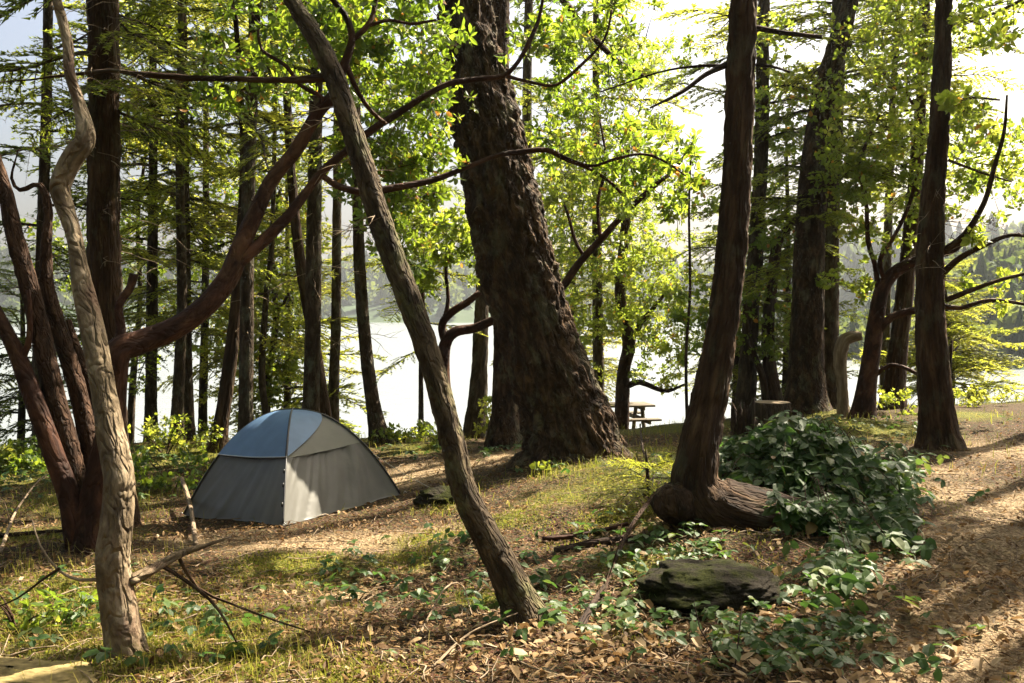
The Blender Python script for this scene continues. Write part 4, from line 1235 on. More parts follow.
t.wood([(652, 508, 5, b[1]), (648, 480, 4, b[1]), (646, 450, 2, b[1])], M['darkwood'], segs=6, ds=.06, ground=True)
t.conifer(b[2] + .04, .022, .55, mat='needles_y', tint=.5, pitch=(-.05, .35), fine=True)

# ================================================================== TENT
M['fly'] = plain('blue_tent_fly', (.14, .245, .42), .5, .35, .12, 5, trans=.18)
M['beige'] = plain('beige_tent_fabric', (.23, .23, .2), .55, .3, .08, 6, trans=.25)
M['grey'] = plain('grey_tent_fabric', (.125, .122, .11), .5, .35, .1, 6, bump=.05, trans=.1)
M['pole'] = plain('black_tent_pole', (.02, .02, .022), .35, .5, .1)
M['seam'] = plain('pale_tent_seam', (.5, .55, .62), .6, .3, .1)
M['cordm'] = plain('guy_cord', (.5, .48, .42), .7, .2, .1)
M['stake'] = plain('tent_stake', (.45, .45, .45), .35, .5, .1, metal=.8)


def gp(px, py, Y):
    p = P(px, py, Y)
    p[2] = float(gz(p[0], p[1])) + .015
    return p


cL, cC, cR = G([184], [517])[0], G([283], [527])[0], G([400], [496])[0]
for c in (cL, cC, cR):
    c[2] += .012
cB = cL + cR - cC
cB[2] = float(gz(cB[0], cB[1])) + .012
cen = (cL + cR) / 2
apex_z = P(296, 410.5, cen[1])[2]
corners = dict(L=cL, C=cC, R=cR, B=cB)


def arc(c, t):
    """pole from the corner (t=1) to the peak (t=0)"""
    t = np.asarray(t, float)[..., None]
    p = cen[None] + (corners[c] - cen)[None] * (t ** .96)
    z = corners[c][2] + (apex_z - corners[c][2]) * (1 - np.clip(t[..., 0], 0, 1) ** 2.05)
    p = np.array(p)
    p[..., 2] = z
    return p


def panel(name, c0, c1, top, bot, mat, root, nt=26, nw=34, sag=.05, wr=.008, seed=0, lift=0.0, label=None):
    """cloth stretched between two poles; top / bot give t at w=0 and w=1"""
    w = np.linspace(0, 1, nw)[None, :] + np.zeros((nt, 1))
    v = np.linspace(0, 1, nt)[:, None] + np.zeros((1, nw))
    t = (top[0] * (1 - w) + top[1] * w) * (1 - v) + (bot[0] * (1 - w) + bot[1] * w) * v
    p = arc(c0, t) * (1 - w[..., None]) + arc(c1, t) * w[..., None]
    out = (corners[c0] + corners[c1]) / 2 - cen
    out[2] = .55
    out /= np.linalg.norm(out)
    s = np.sin(PI * w)
    # folds run from the upper pole towards the far lower corner, deepest near the hem
    fx = np.stack([(w * 3.2 + t * 1.6).ravel(), (w * 1.1 - t * .6).ravel() + seed, np.full(w.size, seed * 1.7)], 1)
    fold = (np.abs(fbm(fx * np.array([1.9, .6, 1]), 3)).reshape(w.shape) - .25) * np.clip(t * 1.3 - .2, 0, 1)
    ns = fbm(np.stack([w.ravel() * 4, t.ravel() * 4, np.full(w.size, seed + 3.3)], 1), 3).reshape(w.shape)
    hem = .05 * np.clip((t - .9) / .1, 0, 1) * np.abs(ns)
    p = p + out * ((-sag * s * np.minimum(t * 1.5, 1) + wr * 3.2 * fold * np.minimum(1, s * 3) + wr * .6 * ns * s + lift)[..., None])
    p[..., 2] += hem * s
    g = gz(p[..., 0], p[..., 1]) + .008
    p[..., 2] = np.maximum(p[..., 2], g)
    i = np.arange(nt - 1)[:, None] * nw + np.arange(nw - 1)[None]
    q = np.stack([i, i + nw, i + nw + 1, i + 1], -1).reshape(-1, 4)
    A = Acc()
    A.add(p.reshape(-1, 3), q)
    return A.build(name, [mat], root, label=label)


tent = thing('tent', 'small dome tent with blue fly and grey walls pitched in the clearing', 'tent', cen)
TB = .64
panel('fly_panel', 'L', 'C', (.0, .0), (TB + .02, TB), M['fly'], tent, sag=.03, wr=.004, seed=1, lift=.02, label='blue fly panel over the near face')
panel('fly_panel', 'C', 'R', (.0, .0), (TB, .24), M['fly'], tent, sag=.012, wr=.002, seed=2, lift=.02)
panel('fly_panel', 'R', 'B', (.0, .0), (TB, TB), M['fly'], tent, sag=.03, wr=.004, seed=3, lift=.02)
panel('fly_panel', 'B', 'L', (.0, .0), (TB, TB), M['fly'], tent, sag=.03, wr=.004, seed=4, lift=.02)
panel('beige_panel', 'C', 'R', (TB, .24), (TB, .62), M['beige'], tent, sag=.03, wr=.004, seed=5)
panel('tent_wall', 'L', 'C', (TB + .02, TB), (1, 1), M['grey'], tent, sag=.05, wr=.01, seed=6, nt=40, nw=60)
panel('tent_wall', 'C', 'R', (TB, .62), (1, 1), M['grey'], tent, sag=.06, wr=.022, seed=7, nt=40, nw=60)
panel('tent_wall', 'R', 'B', (TB, TB), (1, 1), M['grey'], tent, sag=.05, wr=.012, seed=8)
panel('tent_wall', 'B', 'L', (TB, TB), (1, 1), M['grey'], tent, sag=.05, wr=.012, seed=9)
tl = np.linspace(1.0, 0, 40)
for a, b in (('C', 'B'), ('L', 'R')):
    path = np.vstack([arc(a, tl), arc(b, tl[::-1])[1:]])
    path[:, 2] += .014
    V, Fs, bk = tube(path, .009, 8)
    A = Acc()
    A.add(V, Fs, 0)
    A.build('tent_pole', [M['pole']], tent)


def strip(name, pts, r, mat):
    V, Fs, bk = tube(catmull(pts, .03), r, 6)
    A = Acc()
    A.add(V, Fs)
    return A.build(name, [mat], tent)


wl = np.linspace(0, 1, 20)
out = (cL + cC) / 2 - cen
out[2] = .55
out /= np.linalg.norm(out)
e = np.array([arc('L', [TB + .02])[0] * (1 - w) + arc('C', [TB])[0] * w - out * (.03 * math.sin(PI * w) - .024) for w in wl])
strip('hem_seam', e, .0055, M['seam'])
out = (cC + cR) / 2 - cen
out[2] = .55
out /= np.linalg.norm(out)
e = np.array([arc('C', [TB * (1 - w) + .24 * w])[0] * (1 - w) + arc('R', [TB * (1 - w) + .24 * w])[0] * w - out * (.02 * math.sin(PI * w) - .022) for w in wl])
strip('fly_edge', e, .004, M['grey'])
for nm, off in (('C', (-.12, -.3)), ('R', (.36, -.02)), ('L', (-.35, .05))):
    s = arc(nm, [.7])[0]
    f = corners[nm] + np.array([off[0], off[1], 0])
    f[2] = float(gz(f[0], f[1])) + .03
    if nm == 'R':
        strip('guy_line', [s, (s + f) / 2 + [0, 0, -.02], f], .003, M['cordm'])
    k = corners[nm] + (corners[nm] - cen) * .035
    k[2] = float(gz(k[0], k[1]))
    A = Acc()
    V, Fs, bk = tube([k + [0, 0, -.05], k + [0, 0, .03], k + [.012, 0, .045], k + [.03, 0, .03]], .004, 6)
    A.add(V, Fs)
    A.build('tent_stake', [M['stake']], tent)
# vent flap and toggles on the near pole
for tt in (.72, .8, .9):
    p = arc('C', [tt])[0] + np.array([-.01, -.02, .012])
    A = Acc()
    V, Fs, bk = tube([p, p + [.0, -.004, -.035]], .008, 6)
    A.add(V, Fs)
    A.build('pole_clip', [M['pole']], tent)

# ================================================================== PICNIC TABLES, STUMPS, ROCKS
M['plank'] = bark_mat('weathered_planks', (.05, .043, .033), (.12, .103, .08), (.2, .175, .14), sc=12, stretch=9, bump=.5)
def rock_mat():
    t = NT('mossy_stone')
    tc = t.n('ShaderNodeTexCoord')
    n1 = t.n('ShaderNodeTexNoise', Vector=(tc, 'Object'), Scale=5.0, Detail=6.0, Roughness=.65)
    n2 = t.n('ShaderNodeTexNoise', Vector=(tc, 'Object'), Scale=70.0, Detail=5.0, Roughness=.7)
    st = t.ramp(n2, [(.3, (.008, .007, .005)), (.7, (.04, .033, .025))])  # stone and moss darkened to put the root's shade into the colour
    ms = t.ramp(n2, [(.3, (.008, .011, .003)), (.7, (.042, .046, .01))])
    f = t.ramp(n1, [(.42, (0, 0, 0)), (.56, (1, 1, 1))])
    c = t.n('ShaderNodeMix', {'data_type': 'RGBA'}, i0=f, i6=st, i7=ms)
    b = t.n('ShaderNodeBump', Strength=1.0, Distance=.02, Height=n2)
    return t.out(t.n('ShaderNodeBsdfPrincipled', Base_Color=(c, 2), Roughness=.95, Specular_IOR_Level=.1, Normal=b))


M['rock'] = rock_mat()
M['palerock'] = plain('pale_lichened_rock', (.22, .17, .075), .95, .1, .55, 14, bump=.8)
M['cut'] = plain('weathered_cut_wood', (.3, .23, .16), .9, .15, .25, 20, bump=.5)


def box(A, c, s, rz=0.0, m=0, tilt=None):
    x, y, z = np.array(s) / 2
    b = .12 * min(s)
    V = []
    for sx, sy, sz in [(a, b_, c_) for a in (-1, 1) for b_ in (-1, 1) for c_ in (-1, 1)]:
        V += [[sx * (x - b), sy * (y - b), sz * z], [sx * (x - b), sy * y, sz * (z - b)], [sx * x, sy * (y - b), sz * (z - b)]]
    V = np.array(V)
    import bmesh
    bm = bmesh.new()
    vs = [bm.verts.new(v) for v in V]
    bmesh.ops.convex_hull(bm, input=vs)
    bm.verts.ensure_lookup_table()
    Vn = np.array([v.co[:] for v in bm.verts])
    bm.verts.index_update()
    tris = [[v.index for v in f.verts] for f in bm.faces]
    F3 = [f for f in tris if len(f) == 3]
    F4 = [f for f in tris if len(f) == 4]
    bm.free()
    if tilt is not None:
        a = tilt
        R = np.array([[math.cos(a), 0, math.sin(a)], [0, 1, 0], [-math.sin(a), 0, math.cos(a)]])
        Vn = Vn @ R.T
    long = int(np.argmax(s))
    bk = np.roll(Vn, 2 - long, axis=1) + np.array(c) * 3
    R = np.array([[math.cos(rz), -math.sin(rz), 0], [math.sin(rz), math.cos(rz), 0], [0, 0, 1]])
    fs = [np.array(f) for f in (F3, F4) if f]
    A.add(Vn @ R.T + np.array(c), fs, m, bk)


def picnic_table(loc, rz, label, h=.72, L=1.5):
    root = thing('picnic_table', label, 'picnic table', loc, 'picnic tables by the shore')
    R = np.array([[math.cos(rz), -math.sin(rz), 0], [math.sin(rz), math.cos(rz), 0], [0, 0, 1]])
    w = lambda v: np.array(loc) + R @ np.array(v, float)
    A = Acc()
    for k in range(4):
        box(A, w([0, -.27 + .18 * k, h - .02]), (L, .165, .04), rz)
    A.build('tabletop', [M['plank']], root)
    for s in (-1, 1):
        A = Acc()
        box(A, w([0, s * .62, .42]), (L, .24, .04), rz)
        A.build('bench', [M['plank']], root)
    for s in (-1, 1):
        A = Acc()
        box(A, w([s * L * .33, 0, .38]), (.05, 1.4, .09), rz)
        box(A, w([s * L * .33, 0, h - .075]), (.05, .66, .07), rz)
        A.build('crossbeam', [M['plank']], root)
        for q in (-1, 1):
            A = Acc()
            V, Fs, bk = tube(np.array([w([s * L * .33, q * .42, -.08]), w([s * L * .33, q * .2, h - .08])]), .042, 4)
            A.add(V, Fs, 0, bk)
            A.build('leg', [M['plank']], root)


x = P(618, 430, 18.3)[0]
picnic_table((x, 18.3, P(618, 437, 18.3)[2]), .18, 'grey plank picnic table standing beyond the right foot of the massive fir', h=.68, L=1.35)
x = P(66, 440, 14.6)[0]
picnic_table((x, 14.6, P(66, 437, 14.6)[2] - .68), .1, 'shaded picnic table glimpsed at the water between the madrone stems', h=.68, L=1.2)


def stump(label, px, py, Y, wpx, hpx, mat, topmat, seed, jag=.0, name='sawn_stump', cat='stump'):
    b = np.array(base_of(px, py, Y))
    root = thing(name, label, cat, b)
    r, h = wpx * .5 * Y / F, hpx * Y / F
    zs = np.linspace(-.12, h, 18)
    rad = r * (1 + .3 * np.exp(-(zs + .1) / (.3 * h)))
    V, Fs, bk = tube(np.stack([np.full(18, b[0]), np.full(18, b[1]), b[2] + zs], 1), rad, 48, ridged(14, 3, .012, .05), cap=False, off=seed * 3.0)
    if jag:
        up = np.clip((V[:, 2] - b[2]) / h, 0, 1) ** 2
        a = np.arctan2(V[:, 1] - b[1], V[:, 0] - b[0])
        V[:, 2] += up * jag * (1.2 * fbm(np.stack([np.cos(a) * 2.5, np.sin(a) * 2.5, np.full(len(a), seed)], 1), 3) - .1)
    A = Acc()
    A.add(V, Fs, 0, bk)
    A.build('bark', [mat], root)
    ring = V[-48:]
    c = ring.mean(0) - [0, 0, jag * .5]
    rr = np.vstack([ring * (1 - f) + c * f for f in (.02, .35, .7)] + [c])
    n = 48
    j = np.arange(n)
    k = (j + 1) % n
    fs = [np.vstack([np.stack([j + a * n, k + a * n, k + (a + 1) * n, j + (a + 1) * n], 1) for a in (0, 1)]), np.stack([j + 2 * n, k + 2 * n, np.full(n, 3 * n)], 1)]
    A = Acc()
    A.add(rr, fs)
    A.build('cut_face', [topmat], root)


stump('sawn grey stump with flat cut top just left of the thick leaning fir', 772, 424, 12.6, 36, 24, M['fir_far'], M['cut'], 2)
stump('rotten jagged dark stump poking out beside the bramble heap', 742, 470, 7.6, 24, 46, M['darkwood'], M['darkwood'], 5, jag=.22, name='rotten_stump')


def rock(name, label, p, s, mat, seed, rz=0.0):
    n, m = 70, 110
    th = np.linspace(.02, PI - .02, n)
    ph = np.arange(m) / m * 2 * PI
    V = np.stack([np.outer(np.sin(th), np.cos(ph)), np.outer(np.sin(th), np.sin(ph)), np.outer(np.cos(th), np.ones(m))], -1).reshape(-1, 3)
    V = np.sign(V) * np.abs(V) ** .8
    V = V * (1 + .3 * fbm(V * 1.4 + seed, 4)[:, None] + .09 * fbm(V * 4 + seed, 3)[:, None] + .035 * np.abs(fbm(V * 13 + seed, 3))[:, None]) * np.array(s)
    R = np.array([[math.cos(rz), -math.sin(rz), 0], [math.sin(rz), math.cos(rz), 0], [0, 0, 1]])
    V = V @ R.T + p
    i = np.arange(n - 1)[:, None] * m + np.arange(m)[None]
    k = np.arange(n - 1)[:, None] * m + (np.arange(m)[None] + 1) % m
    A = Acc()
    A.add(V, np.stack([i, i + m, k + m, k], -1).reshape(-1, 4))
    o = A.build(name, [mat], label=label, cat='rock')
    return o


g = G([708], [612])[0]
rock('mossy_rock', 'dark mossy boulder lying under the log-like root', g + [0.05, .2, .06], (.37, .28, .11), M['rock'], 3, .1)
g = G([432], [502])[0]
rock('mossy_rock', 'low moss-covered stone left of the slim leaning tree near the tent', g + [0.1, .1, .0], (.24, .17, .1), M['rock'], 8)
g = P(10, 690, 3.6)
rock('pale_rock', 'flat pale sunlit rock at the foot of the mossy slope, left of the peeling tree', np.array([g[0], g[1], float(gz(g[0], g[1])) + .0]), (.4, .16, .06), M['palerock'], 5, -.12)

# fallen branches
def ground_branch(label, pts, w0, w1, mat, lift=.02, side=(), name='fallen_branch'):
    g = G([p[0] for p in pts], [p[1] for p in pts])
    g[:, 2] += [p[2] if len(p) > 2 else lift for p in pts]
    root = g[0]
    c = catmull(g, .04)
    A = Acc()
    Ym = g[:, 1].mean()
    V, Fs, bk = tube(c, np.linspace(w0, w1, len(c)) * .5 * Ym / F, 9, fine_disp if w0 > 8 else None)
    A.add(V, Fs, 0, bk)
    r = np.random.default_rng(len(label))
    for f in side:
        i = int(f * (len(c) - 1))
        d = r.normal(size=3) * .16
        d[2] = abs(d[2]) * .8
        V, Fs, bk = tube([c[i], c[i] + d * .6, c[i] + d + r.normal(size=3) * .03], [.004, .003, .0015], 4)
        A.add(V, Fs, 0, bk)
    A.build(name, [mat], label=label, cat='branch')


ground_branch('pale fallen branch propped against the knotted foot of the bent trunk', [(598, 618, .02), (612, 575, .05), (632, 540, .1), (655, 516, .16)], 3, 5, M['madrone_old'], side=(.3, .6))
ground_branch('dark stubby fallen stick lying right of the leaning tree foot', [(578, 636, .02), (592, 612, .04), (604, 598, .06)], 9, 5, M['darkwood'], side=(.5,))
ground_branch('reddish fallen stick on the sunlit leaf litter below the massive fir', [(542, 541, .02), (580, 538, .025), (628, 530, .03)], 6, 4, M['madrone'])
ground_branch('thin straw-coloured stalk arching over the litter before the leaning tree', [(420, 640, .02), (445, 612, .12), (462, 606, .12), (472, 622, .02)], 2.2, 1.5, M['dead'])
ground_branch('long thin dry stick pointing at the leaning tree foot', [(432, 672, .02), (470, 645, .05), (520, 626, .07)], 3, 1.5, M['dead'])
ground_branch('long arched bare twig in front of the many-stemmed madrone', [(0, 555, .02), (18, 520, .12), (45, 495, .2), (70, 488, .18)], 3, 1.5, M['dead'], side=(.4, .8))
ground_branch('long dark branch on the ground in front of the madrone foot', [(0, 540, .03), (40, 537, .04), (70, 535, .05)], 5, 3, M['darkwood'])
ground_branch('bent pale stick standing out of the litter before the tent corner', [(196, 548, .02), (190, 520, .16), (182, 502, .22)], 4, 5, M['dead'])
ground_branch('bare forked twig standing by the foot of the massive fir', [(650, 470, .0), (643, 458, .1), (640, 440, .2)], 2.5, 1.5, M['darkwood'], side=(.4, .7, .9))
ground_branch('knobbly half buried root log across the mossy bank', [(555, 552, .01), (600, 545, .02), (650, 540, .02)], 9, 6, M['darkwood'])
ground_branch('dark bare twig lying among the large dry leaves in front', [(705, 662, .01), (735, 676, .03), (765, 690, .02)], 3, 2, M['darkwood'], side=(.3, .6))

# ================================================================== BRAMBLE, SHRUBS
rng = np.random.default_rng(21)


def trifoliate(r):
    A = Acc()
    for k, a in enumerate((0, 1.25, -1.25)):
        V, Fs = leaf_proto(.36, r.uniform(.03, .12), r.uniform(.05, .3))
        V = V * (1.0 if k == 0 else .85) * r.uniform(.85, 1.1)
        R = rotm(a + r.normal() * .15, r.uniform(-.25, .1), r.normal() * .25)
        A.add(V @ R.T + np.array([.25 * math.cos(a) * (k == 0), 0, 0]), Fs, tint=r.uniform(-.15, .15))
    V, Fs, bk = tube([[-.9, 0, -.5], [-.4, 0, -.1], [.1, 0, 0]], .018, 3, cap=False)
    return np.concatenate(A.V), A.F, np.concatenate(A.ti), V, Fs


TRI = [trifoliate(rng) for _ in range(7)]


def place_tri(pts, size, A, tint=.45, face=None, slot=0, tilt=.45):
    k = rng.integers(0, len(TRI), len(pts))
    az = rng.uniform(-PI, PI, len(pts)) if face is None else face + rng.normal(size=len(pts)) * .9
    R = rotm(az, rng.normal(size=len(pts)) * .3 - tilt, rng.normal(size=len(pts)) * .35) * (size * rng.uniform(.6, 1.25, len(pts)))[:, None, None]
    for q in range(len(TRI)):
        m = k == q
        if m.any():
            V, Fs = copies(TRI[q][0], TRI[q][1], R[m], pts[m])
            ti = np.clip(np.tile(TRI[q][2], m.sum()) + np.repeat(tint + rng.normal(size=m.sum()) * .18, len(TRI[q][0])), 0, .94)
            ti = np.where(np.repeat(rng.uniform(size=len(V) // 8), 8) < .012, 1.0, ti)
            A.add(V, Fs, slot, tint=ti)
            V, Fs = copies(TRI[q][3], TRI[q][4], R[m], pts[m])
            A.add(V, Fs, slot, tint=.8)


br = thing('bramble', 'heap of dark green bramble leaves smothering the mound beside the bent trunk', 'bramble', base_of(815, 520, 6.9))
# surface points: the mound, the top and right end of the log, and trailers to the lower right
px = rng.normal(size=1700) * 62 + 812
py = rng.normal(size=1700) * 44 + 478
m = ((px - 812) / 98) ** 2 + ((py - 480) / 66) ** 2 < 1
m &= ~((px < 815) & (py > 492 + rng.normal(size=len(px)) * 6))
g = G(px[m], py[m])
g = g[~np.isnan(g[:, 0])]
g = g[(g[:, 1] < 9) & (g[:, 1] > 5.2)]
u = rng.uniform(size=len(g))
n_ = np.stack([(g[:, 0] - MOUND[0]) * .4, (g[:, 1] - MOUND[1]) * .4 - .5, np.full(len(g), .7)], 1)
n_ /= np.linalg.norm(n_, axis=1)[:, None]
g = g + n_ * (.03 + .2 * u ** 1.5)[:, None]
back = np.stack([rng.normal(size=350) * .5 + MOUND[0], rng.normal(size=350) * .4 + MOUND[1] + .15], 1)
gb = np.stack([back[:, 0], back[:, 1], gz(back[:, 0], back[:, 1]) + rng.uniform(.05, .2, 350)], 1)
lg = np.array([P(rng.uniform(765, 905), 0, 1) for _ in range(230)])
lx = 770 + 140 * rng.uniform(size=230) ** .7
lp = np.array([P(a, np.interp(a, [770, 820, 868, 905], [500, 512, 535, 562]) + rng.normal() * 6 + max(0, rng.normal()) * 22 * (a > 780), 6.1 - rng.uniform(0, .12)) for a in lx])
px2 = np.concatenate([rng.normal(size=60) * 16 + 898, rng.normal(size=70) * 26 + 840])
py2 = np.concatenate([rng.normal(size=60) * 14 + 535, rng.normal(size=70) * 18 + 580])
g2 = G(px2, py2)
g2 = g2[~np.isnan(g2[:, 0])]
g2[:, 2] += rng.uniform(.02, .13, len(g2))
allp = np.vstack([g, gb, lp, g2])
A = Acc()
place_tri(allp, .098, A, tint=.58, face=-PI / 2)
A.build('leaves', [M['bramble']], br, smooth=False)
for k in range(60):
    A = Acc()
    i = rng.integers(0, len(allp))
    s = np.array([*(np.array(MOUND) * .5 + allp[i, :2] * .5), 0])
    s[2] = float(gz(s[0], s[1]))
    d = allp[i] - s
    mid = s + d * .5 + np.array([0, 0, .12 + .1 * rng.uniform()])
    V, Fs, bk = tube(catmull([s, mid, allp[i]], .08), .003, 4, off=k)
    A.add(V, Fs, 0, bk)
    A.build('cane', [M['madrone_old']], br)


def shrub(label, px, py, Y, r, h, n, tint=.6, name='shrub', mat='shrub', size=.055, small=True):
    b = base_of(px, py, Y)
    t = Tree(name, label, cat='shrub', base=b, seed=int(px + py))
    A = Acc()
    for k in range(7):
        a = t.rng.uniform(0, 6.28)
        e = np.array(b) + [math.cos(a) * r * .5, math.sin(a) * r * .4, h * t.rng.uniform(.5, .9)]
        p = catmull([np.array(b) - [0, 0, .05], (np.array(b) + e) / 2 + [0, 0, .1 * h], e], .05)
        V, Fs, bk = tube(p, np.linspace(.008, .003, len(p)), 5, off=k)
        A.add(V, Fs, 0, bk)
        t.nodes.append(p)
    A.build('stems', [M['madrone_old']], t.root)
    t.leaves([('w', b[0], b[1], b[2] + h * .55, r, r * .7, h * .5, n)], mat=mat, size=size, tint=tint, small=small, twr=.0025)


shrub('bright green salal bush behind the left end of the tent', 165, 456, 11.4, .75, .5, 190, .75)
shrub('shaded salal thicket against the left wall of the tent', 172, 488, 9.6, .55, .38, 150, .3)
shrub('leafy shrub at the shore below the bowed fir', 400, 452, 12.3, .5, .28, 100, .6)
shrub('bright small bush between the grey fir and the massive fir', 500, 428, 12.4, .33, .62, 130, .85, size=.05)
shrub('sunlit undergrowth bush at the foot of the red madrone by the shore', 440, 447, 12.0, .4, .25, 80, .6)
shrub('tiny bright seedling in the dark hollow of the massive fir', 548, 473, 9.0, .14, .1, 10, .8, size=.06)
shrub('dry reddish bush at the lake edge beyond the path', 975, 414, 14.5, .6, .35, 90, .97)
shrub('dark low shrub beside the foot of the grey fir at the water', 45, 476, 10.6, .6, .3, 120, .35)
shrub('yellow-green shrub at the shore left of the madrone stems', 12, 478, 10.4, .5, .3, 100, .7)
shrub('small shrub in grass beside the leaning brown fir', 905, 416, 13.2, .45, .3, 70, .7)
shrub('light green shrub between the massive fir and the picnic table', 598, 414, 17.2, .4, .5, 100, .8)
shrub('broad dark leaves sprouting from the moss at the pale rock', 20, 640, 4.2, .3, .2, 26, .25, size=.06, small=False)

# ================================================================== GROUND COVER (uncountable)
def frustum(n, y0, y1, px0=-60, px1=1084, power=0.0):
    Yv = np.exp(rng.uniform(math.log(y0), math.log(y1), n))
    pxv = rng.uniform(px0, px1, n)
    x = (pxv - 512) / F * Yv * 1.0
    return x, Yv


def keep(x, y):
    """no litter inside the tent's footprint or past the shore"""
    ok = y < edge_y(x) + .3
    a = np.array([x - cC[0], y - cC[1]])
    e1, e2 = (cL - cC)[:2], (cR - cC)[:2]
    Mi = np.linalg.inv(np.array([e1, e2]).T)
    uv = Mi @ a
    return ok & ~((uv[0] > -.02) & (uv[0] < 1.02) & (uv[1] > -.02) & (uv[1] < 1.02))


LEAFP = []
for k in range(6):
    V, Fs = leaf_proto(rng.uniform(.2, .3), rng.uniform(-.05, .2), rng.uniform(-.15, .5))
    V[:, 2] += .12 * np.sin(V[:, 0] * 5 + k) * (k % 2)
    LEAFP.append((V - [.5, 0, 0], Fs))


def scatter_leaves(x, y, size, tint, A, tilt=.3, lift=.012):
    z = gz(x, y)
    k = rng.integers(0, len(LEAFP), len(x))
    R = rotm(rng.uniform(-PI, PI, len(x)), rng.normal(size=len(x)) * tilt, rng.normal(size=len(x)) * tilt) * size[:, None, None]
    p = np.stack([x, y, z + lift + size * .1 + np.abs(rng.normal(size=len(x))) * .01], 1)
    for q in range(len(LEAFP)):
        m = k == q
        V, Fs = copies(LEAFP[q][0], LEAFP[q][1], R[m], p[m])
        A.add(V, Fs, 0, tint=np.repeat(tint[m], len(LEAFP[q][0])))


A = Acc()
x, y = frustum(36000, 3.0, 13)
d = np.clip(.42 + 1.1 * fbm2(x, y, .9, 3, 4), .05, 1)
mv = field(_mw, x, y)
bv = field(_bw, x, y)
m = keep(x, y) & (rng.uniform(size=len(x)) < d * (1 - .5 * mv) * (1 - .3 * bv))
x, y = x[m], y[m]
scatter_leaves(x, y, rng.uniform(.02, .06, len(x)), np.clip(rng.beta(2, 2.6, len(x)), 0, .92) + (rng.uniform(size=len(x)) < .02) * .06, A)
# bigger curled leaves in the shade at the front
gg = G(rng.normal(size=330) * 130 + 690, rng.normal(size=330) * 36 + 650)
gg = gg[~np.isnan(gg[:, 0])]
scatter_leaves(gg[:, 0], gg[:, 1], rng.uniform(.045, .095, len(gg)), np.clip(rng.normal(size=len(gg)) * .15 + .72, 0, .93), A, tilt=.35, lift=.02)
gg = G(rng.normal(size=340) * 70 + 920, rng.normal(size=340) * 55 + 585)
gg = gg[~np.isnan(gg[:, 0])]
scatter_leaves(gg[:, 0], gg[:, 1], rng.uniform(.04, .08, len(gg)), np.clip(rng.normal(size=len(gg)) * .15 + .75, 0, .93), A, tilt=.3, lift=.02)
A.build('leaf_litter', [M['litter']], smooth=False, kind='stuff')

# needles, bark flakes and bits
A = Acc()
n = 60000
x, y = frustum(n, 3.0, 11)
m = keep(x, y)
x, y = x[m], y[m]
n = len(x)
L = rng.uniform(.012, .05, n)
wd = rng.uniform(.0012, .0055, n)
R = rotm(rng.uniform(-PI, PI, n), rng.normal(size=n) * .22, rng.normal(size=n) * .5)
q = np.array([[-.5, -.5, 0], [.5, -.5, 0], [.5, .5, 0], [-.5, .5, 0]])
V = np.einsum('kij,knj->kni', R, q[None] * np.stack([L, wd, wd], 1)[:, None]) + np.stack([x, y, gz(x, y) + .014 + rng.uniform(0, .012, n)], 1)[:, None]
A.add(V.reshape(-1, 3), np.arange(n * 4).reshape(-1, 4), tint=np.repeat(np.clip(rng.beta(1.6, 2.2, n), 0, .92), 4))
A.build('needle_litter', [M['litter']], smooth=False, kind='stuff')

# loose twigs
A = Acc()
x, y = frustum(900, 3.1, 10.5)
m = keep(x, y)
for a, b in zip(x[m], y[m]):
    az, l = rng.uniform(0, 6.28), rng.uniform(.06, .38)
    t_ = np.linspace(-.5, .5, 5)
    p = np.stack([a + t_ * l * math.cos(az) + rng.normal(size=5) * .012, b + t_ * l * math.sin(az) + rng.normal(size=5) * .012, np.zeros(5)], 1)
    p[:, 2] = gz(p[:, 0], p[:, 1]) + .018 + np.abs(rng.normal(size=5)) * .012
    V, Fs, bk = tube(p, np.linspace(.0035, .0015, 5) * rng.uniform(.6, 1.6), 4, cap=False, off=rng.uniform(0, 9))
    A.add(V, Fs, 0, bk)
A.build('twig_litter', [M['dead']], kind='stuff')

# moss fuzz and grass
def blades(n, y0, y1, mask, hmin, hmax, w, tint, name, px0=-60, px1=1084):
    x, y = frustum(n, y0, y1, px0, px1)
    f = mask(x, y)
    m = keep(x, y) & (rng.uniform(size=len(x)) < f)
    x, y = x[m], y[m]
    n = len(x)
    h = rng.uniform(hmin, hmax, n)
    az = rng.uniform(0, 2 * PI, n)
    ln = np.abs(rng.normal(size=n)) * .9
    ca, sa = np.cos(az), np.sin(az)
    z = gz(x, y) + .012
    b = np.stack([x, y, z], 1)
    sd = np.stack([-sa, ca, 0 * ca], 1) * (w * rng.uniform(.6, 1.3, n))[:, None]
    fw = np.stack([ca, sa, 0 * ca], 1)
    m1 = b + fw * (h * ln * .35)[:, None] + np.array([0, 0, 1]) * (h * .6)[:, None]
    tp = b + fw * (h * ln)[:, None] + np.array([0, 0, 1]) * (h * np.clip(1 - .4 * ln, .15, 1))[:, None]
    V = np.stack([b - sd, b + sd, m1 + sd * .7, m1 - sd * .7, tp], 1)
    i = np.arange(n)[:, None] * 5
    A = Acc()
    ti = np.clip(tint + rng.normal(size=n) * .18 + .25 * fbm2(x, y, 1.5, 2, 8), 0, 1)
    A.add(V.reshape(-1, 3), [i + np.array([[0, 1, 2, 3]]), i + np.array([[3, 2, 4]])], tint=np.repeat(ti, 5))
    A.build(name, [M['grass']], smooth=False, kind='stuff')


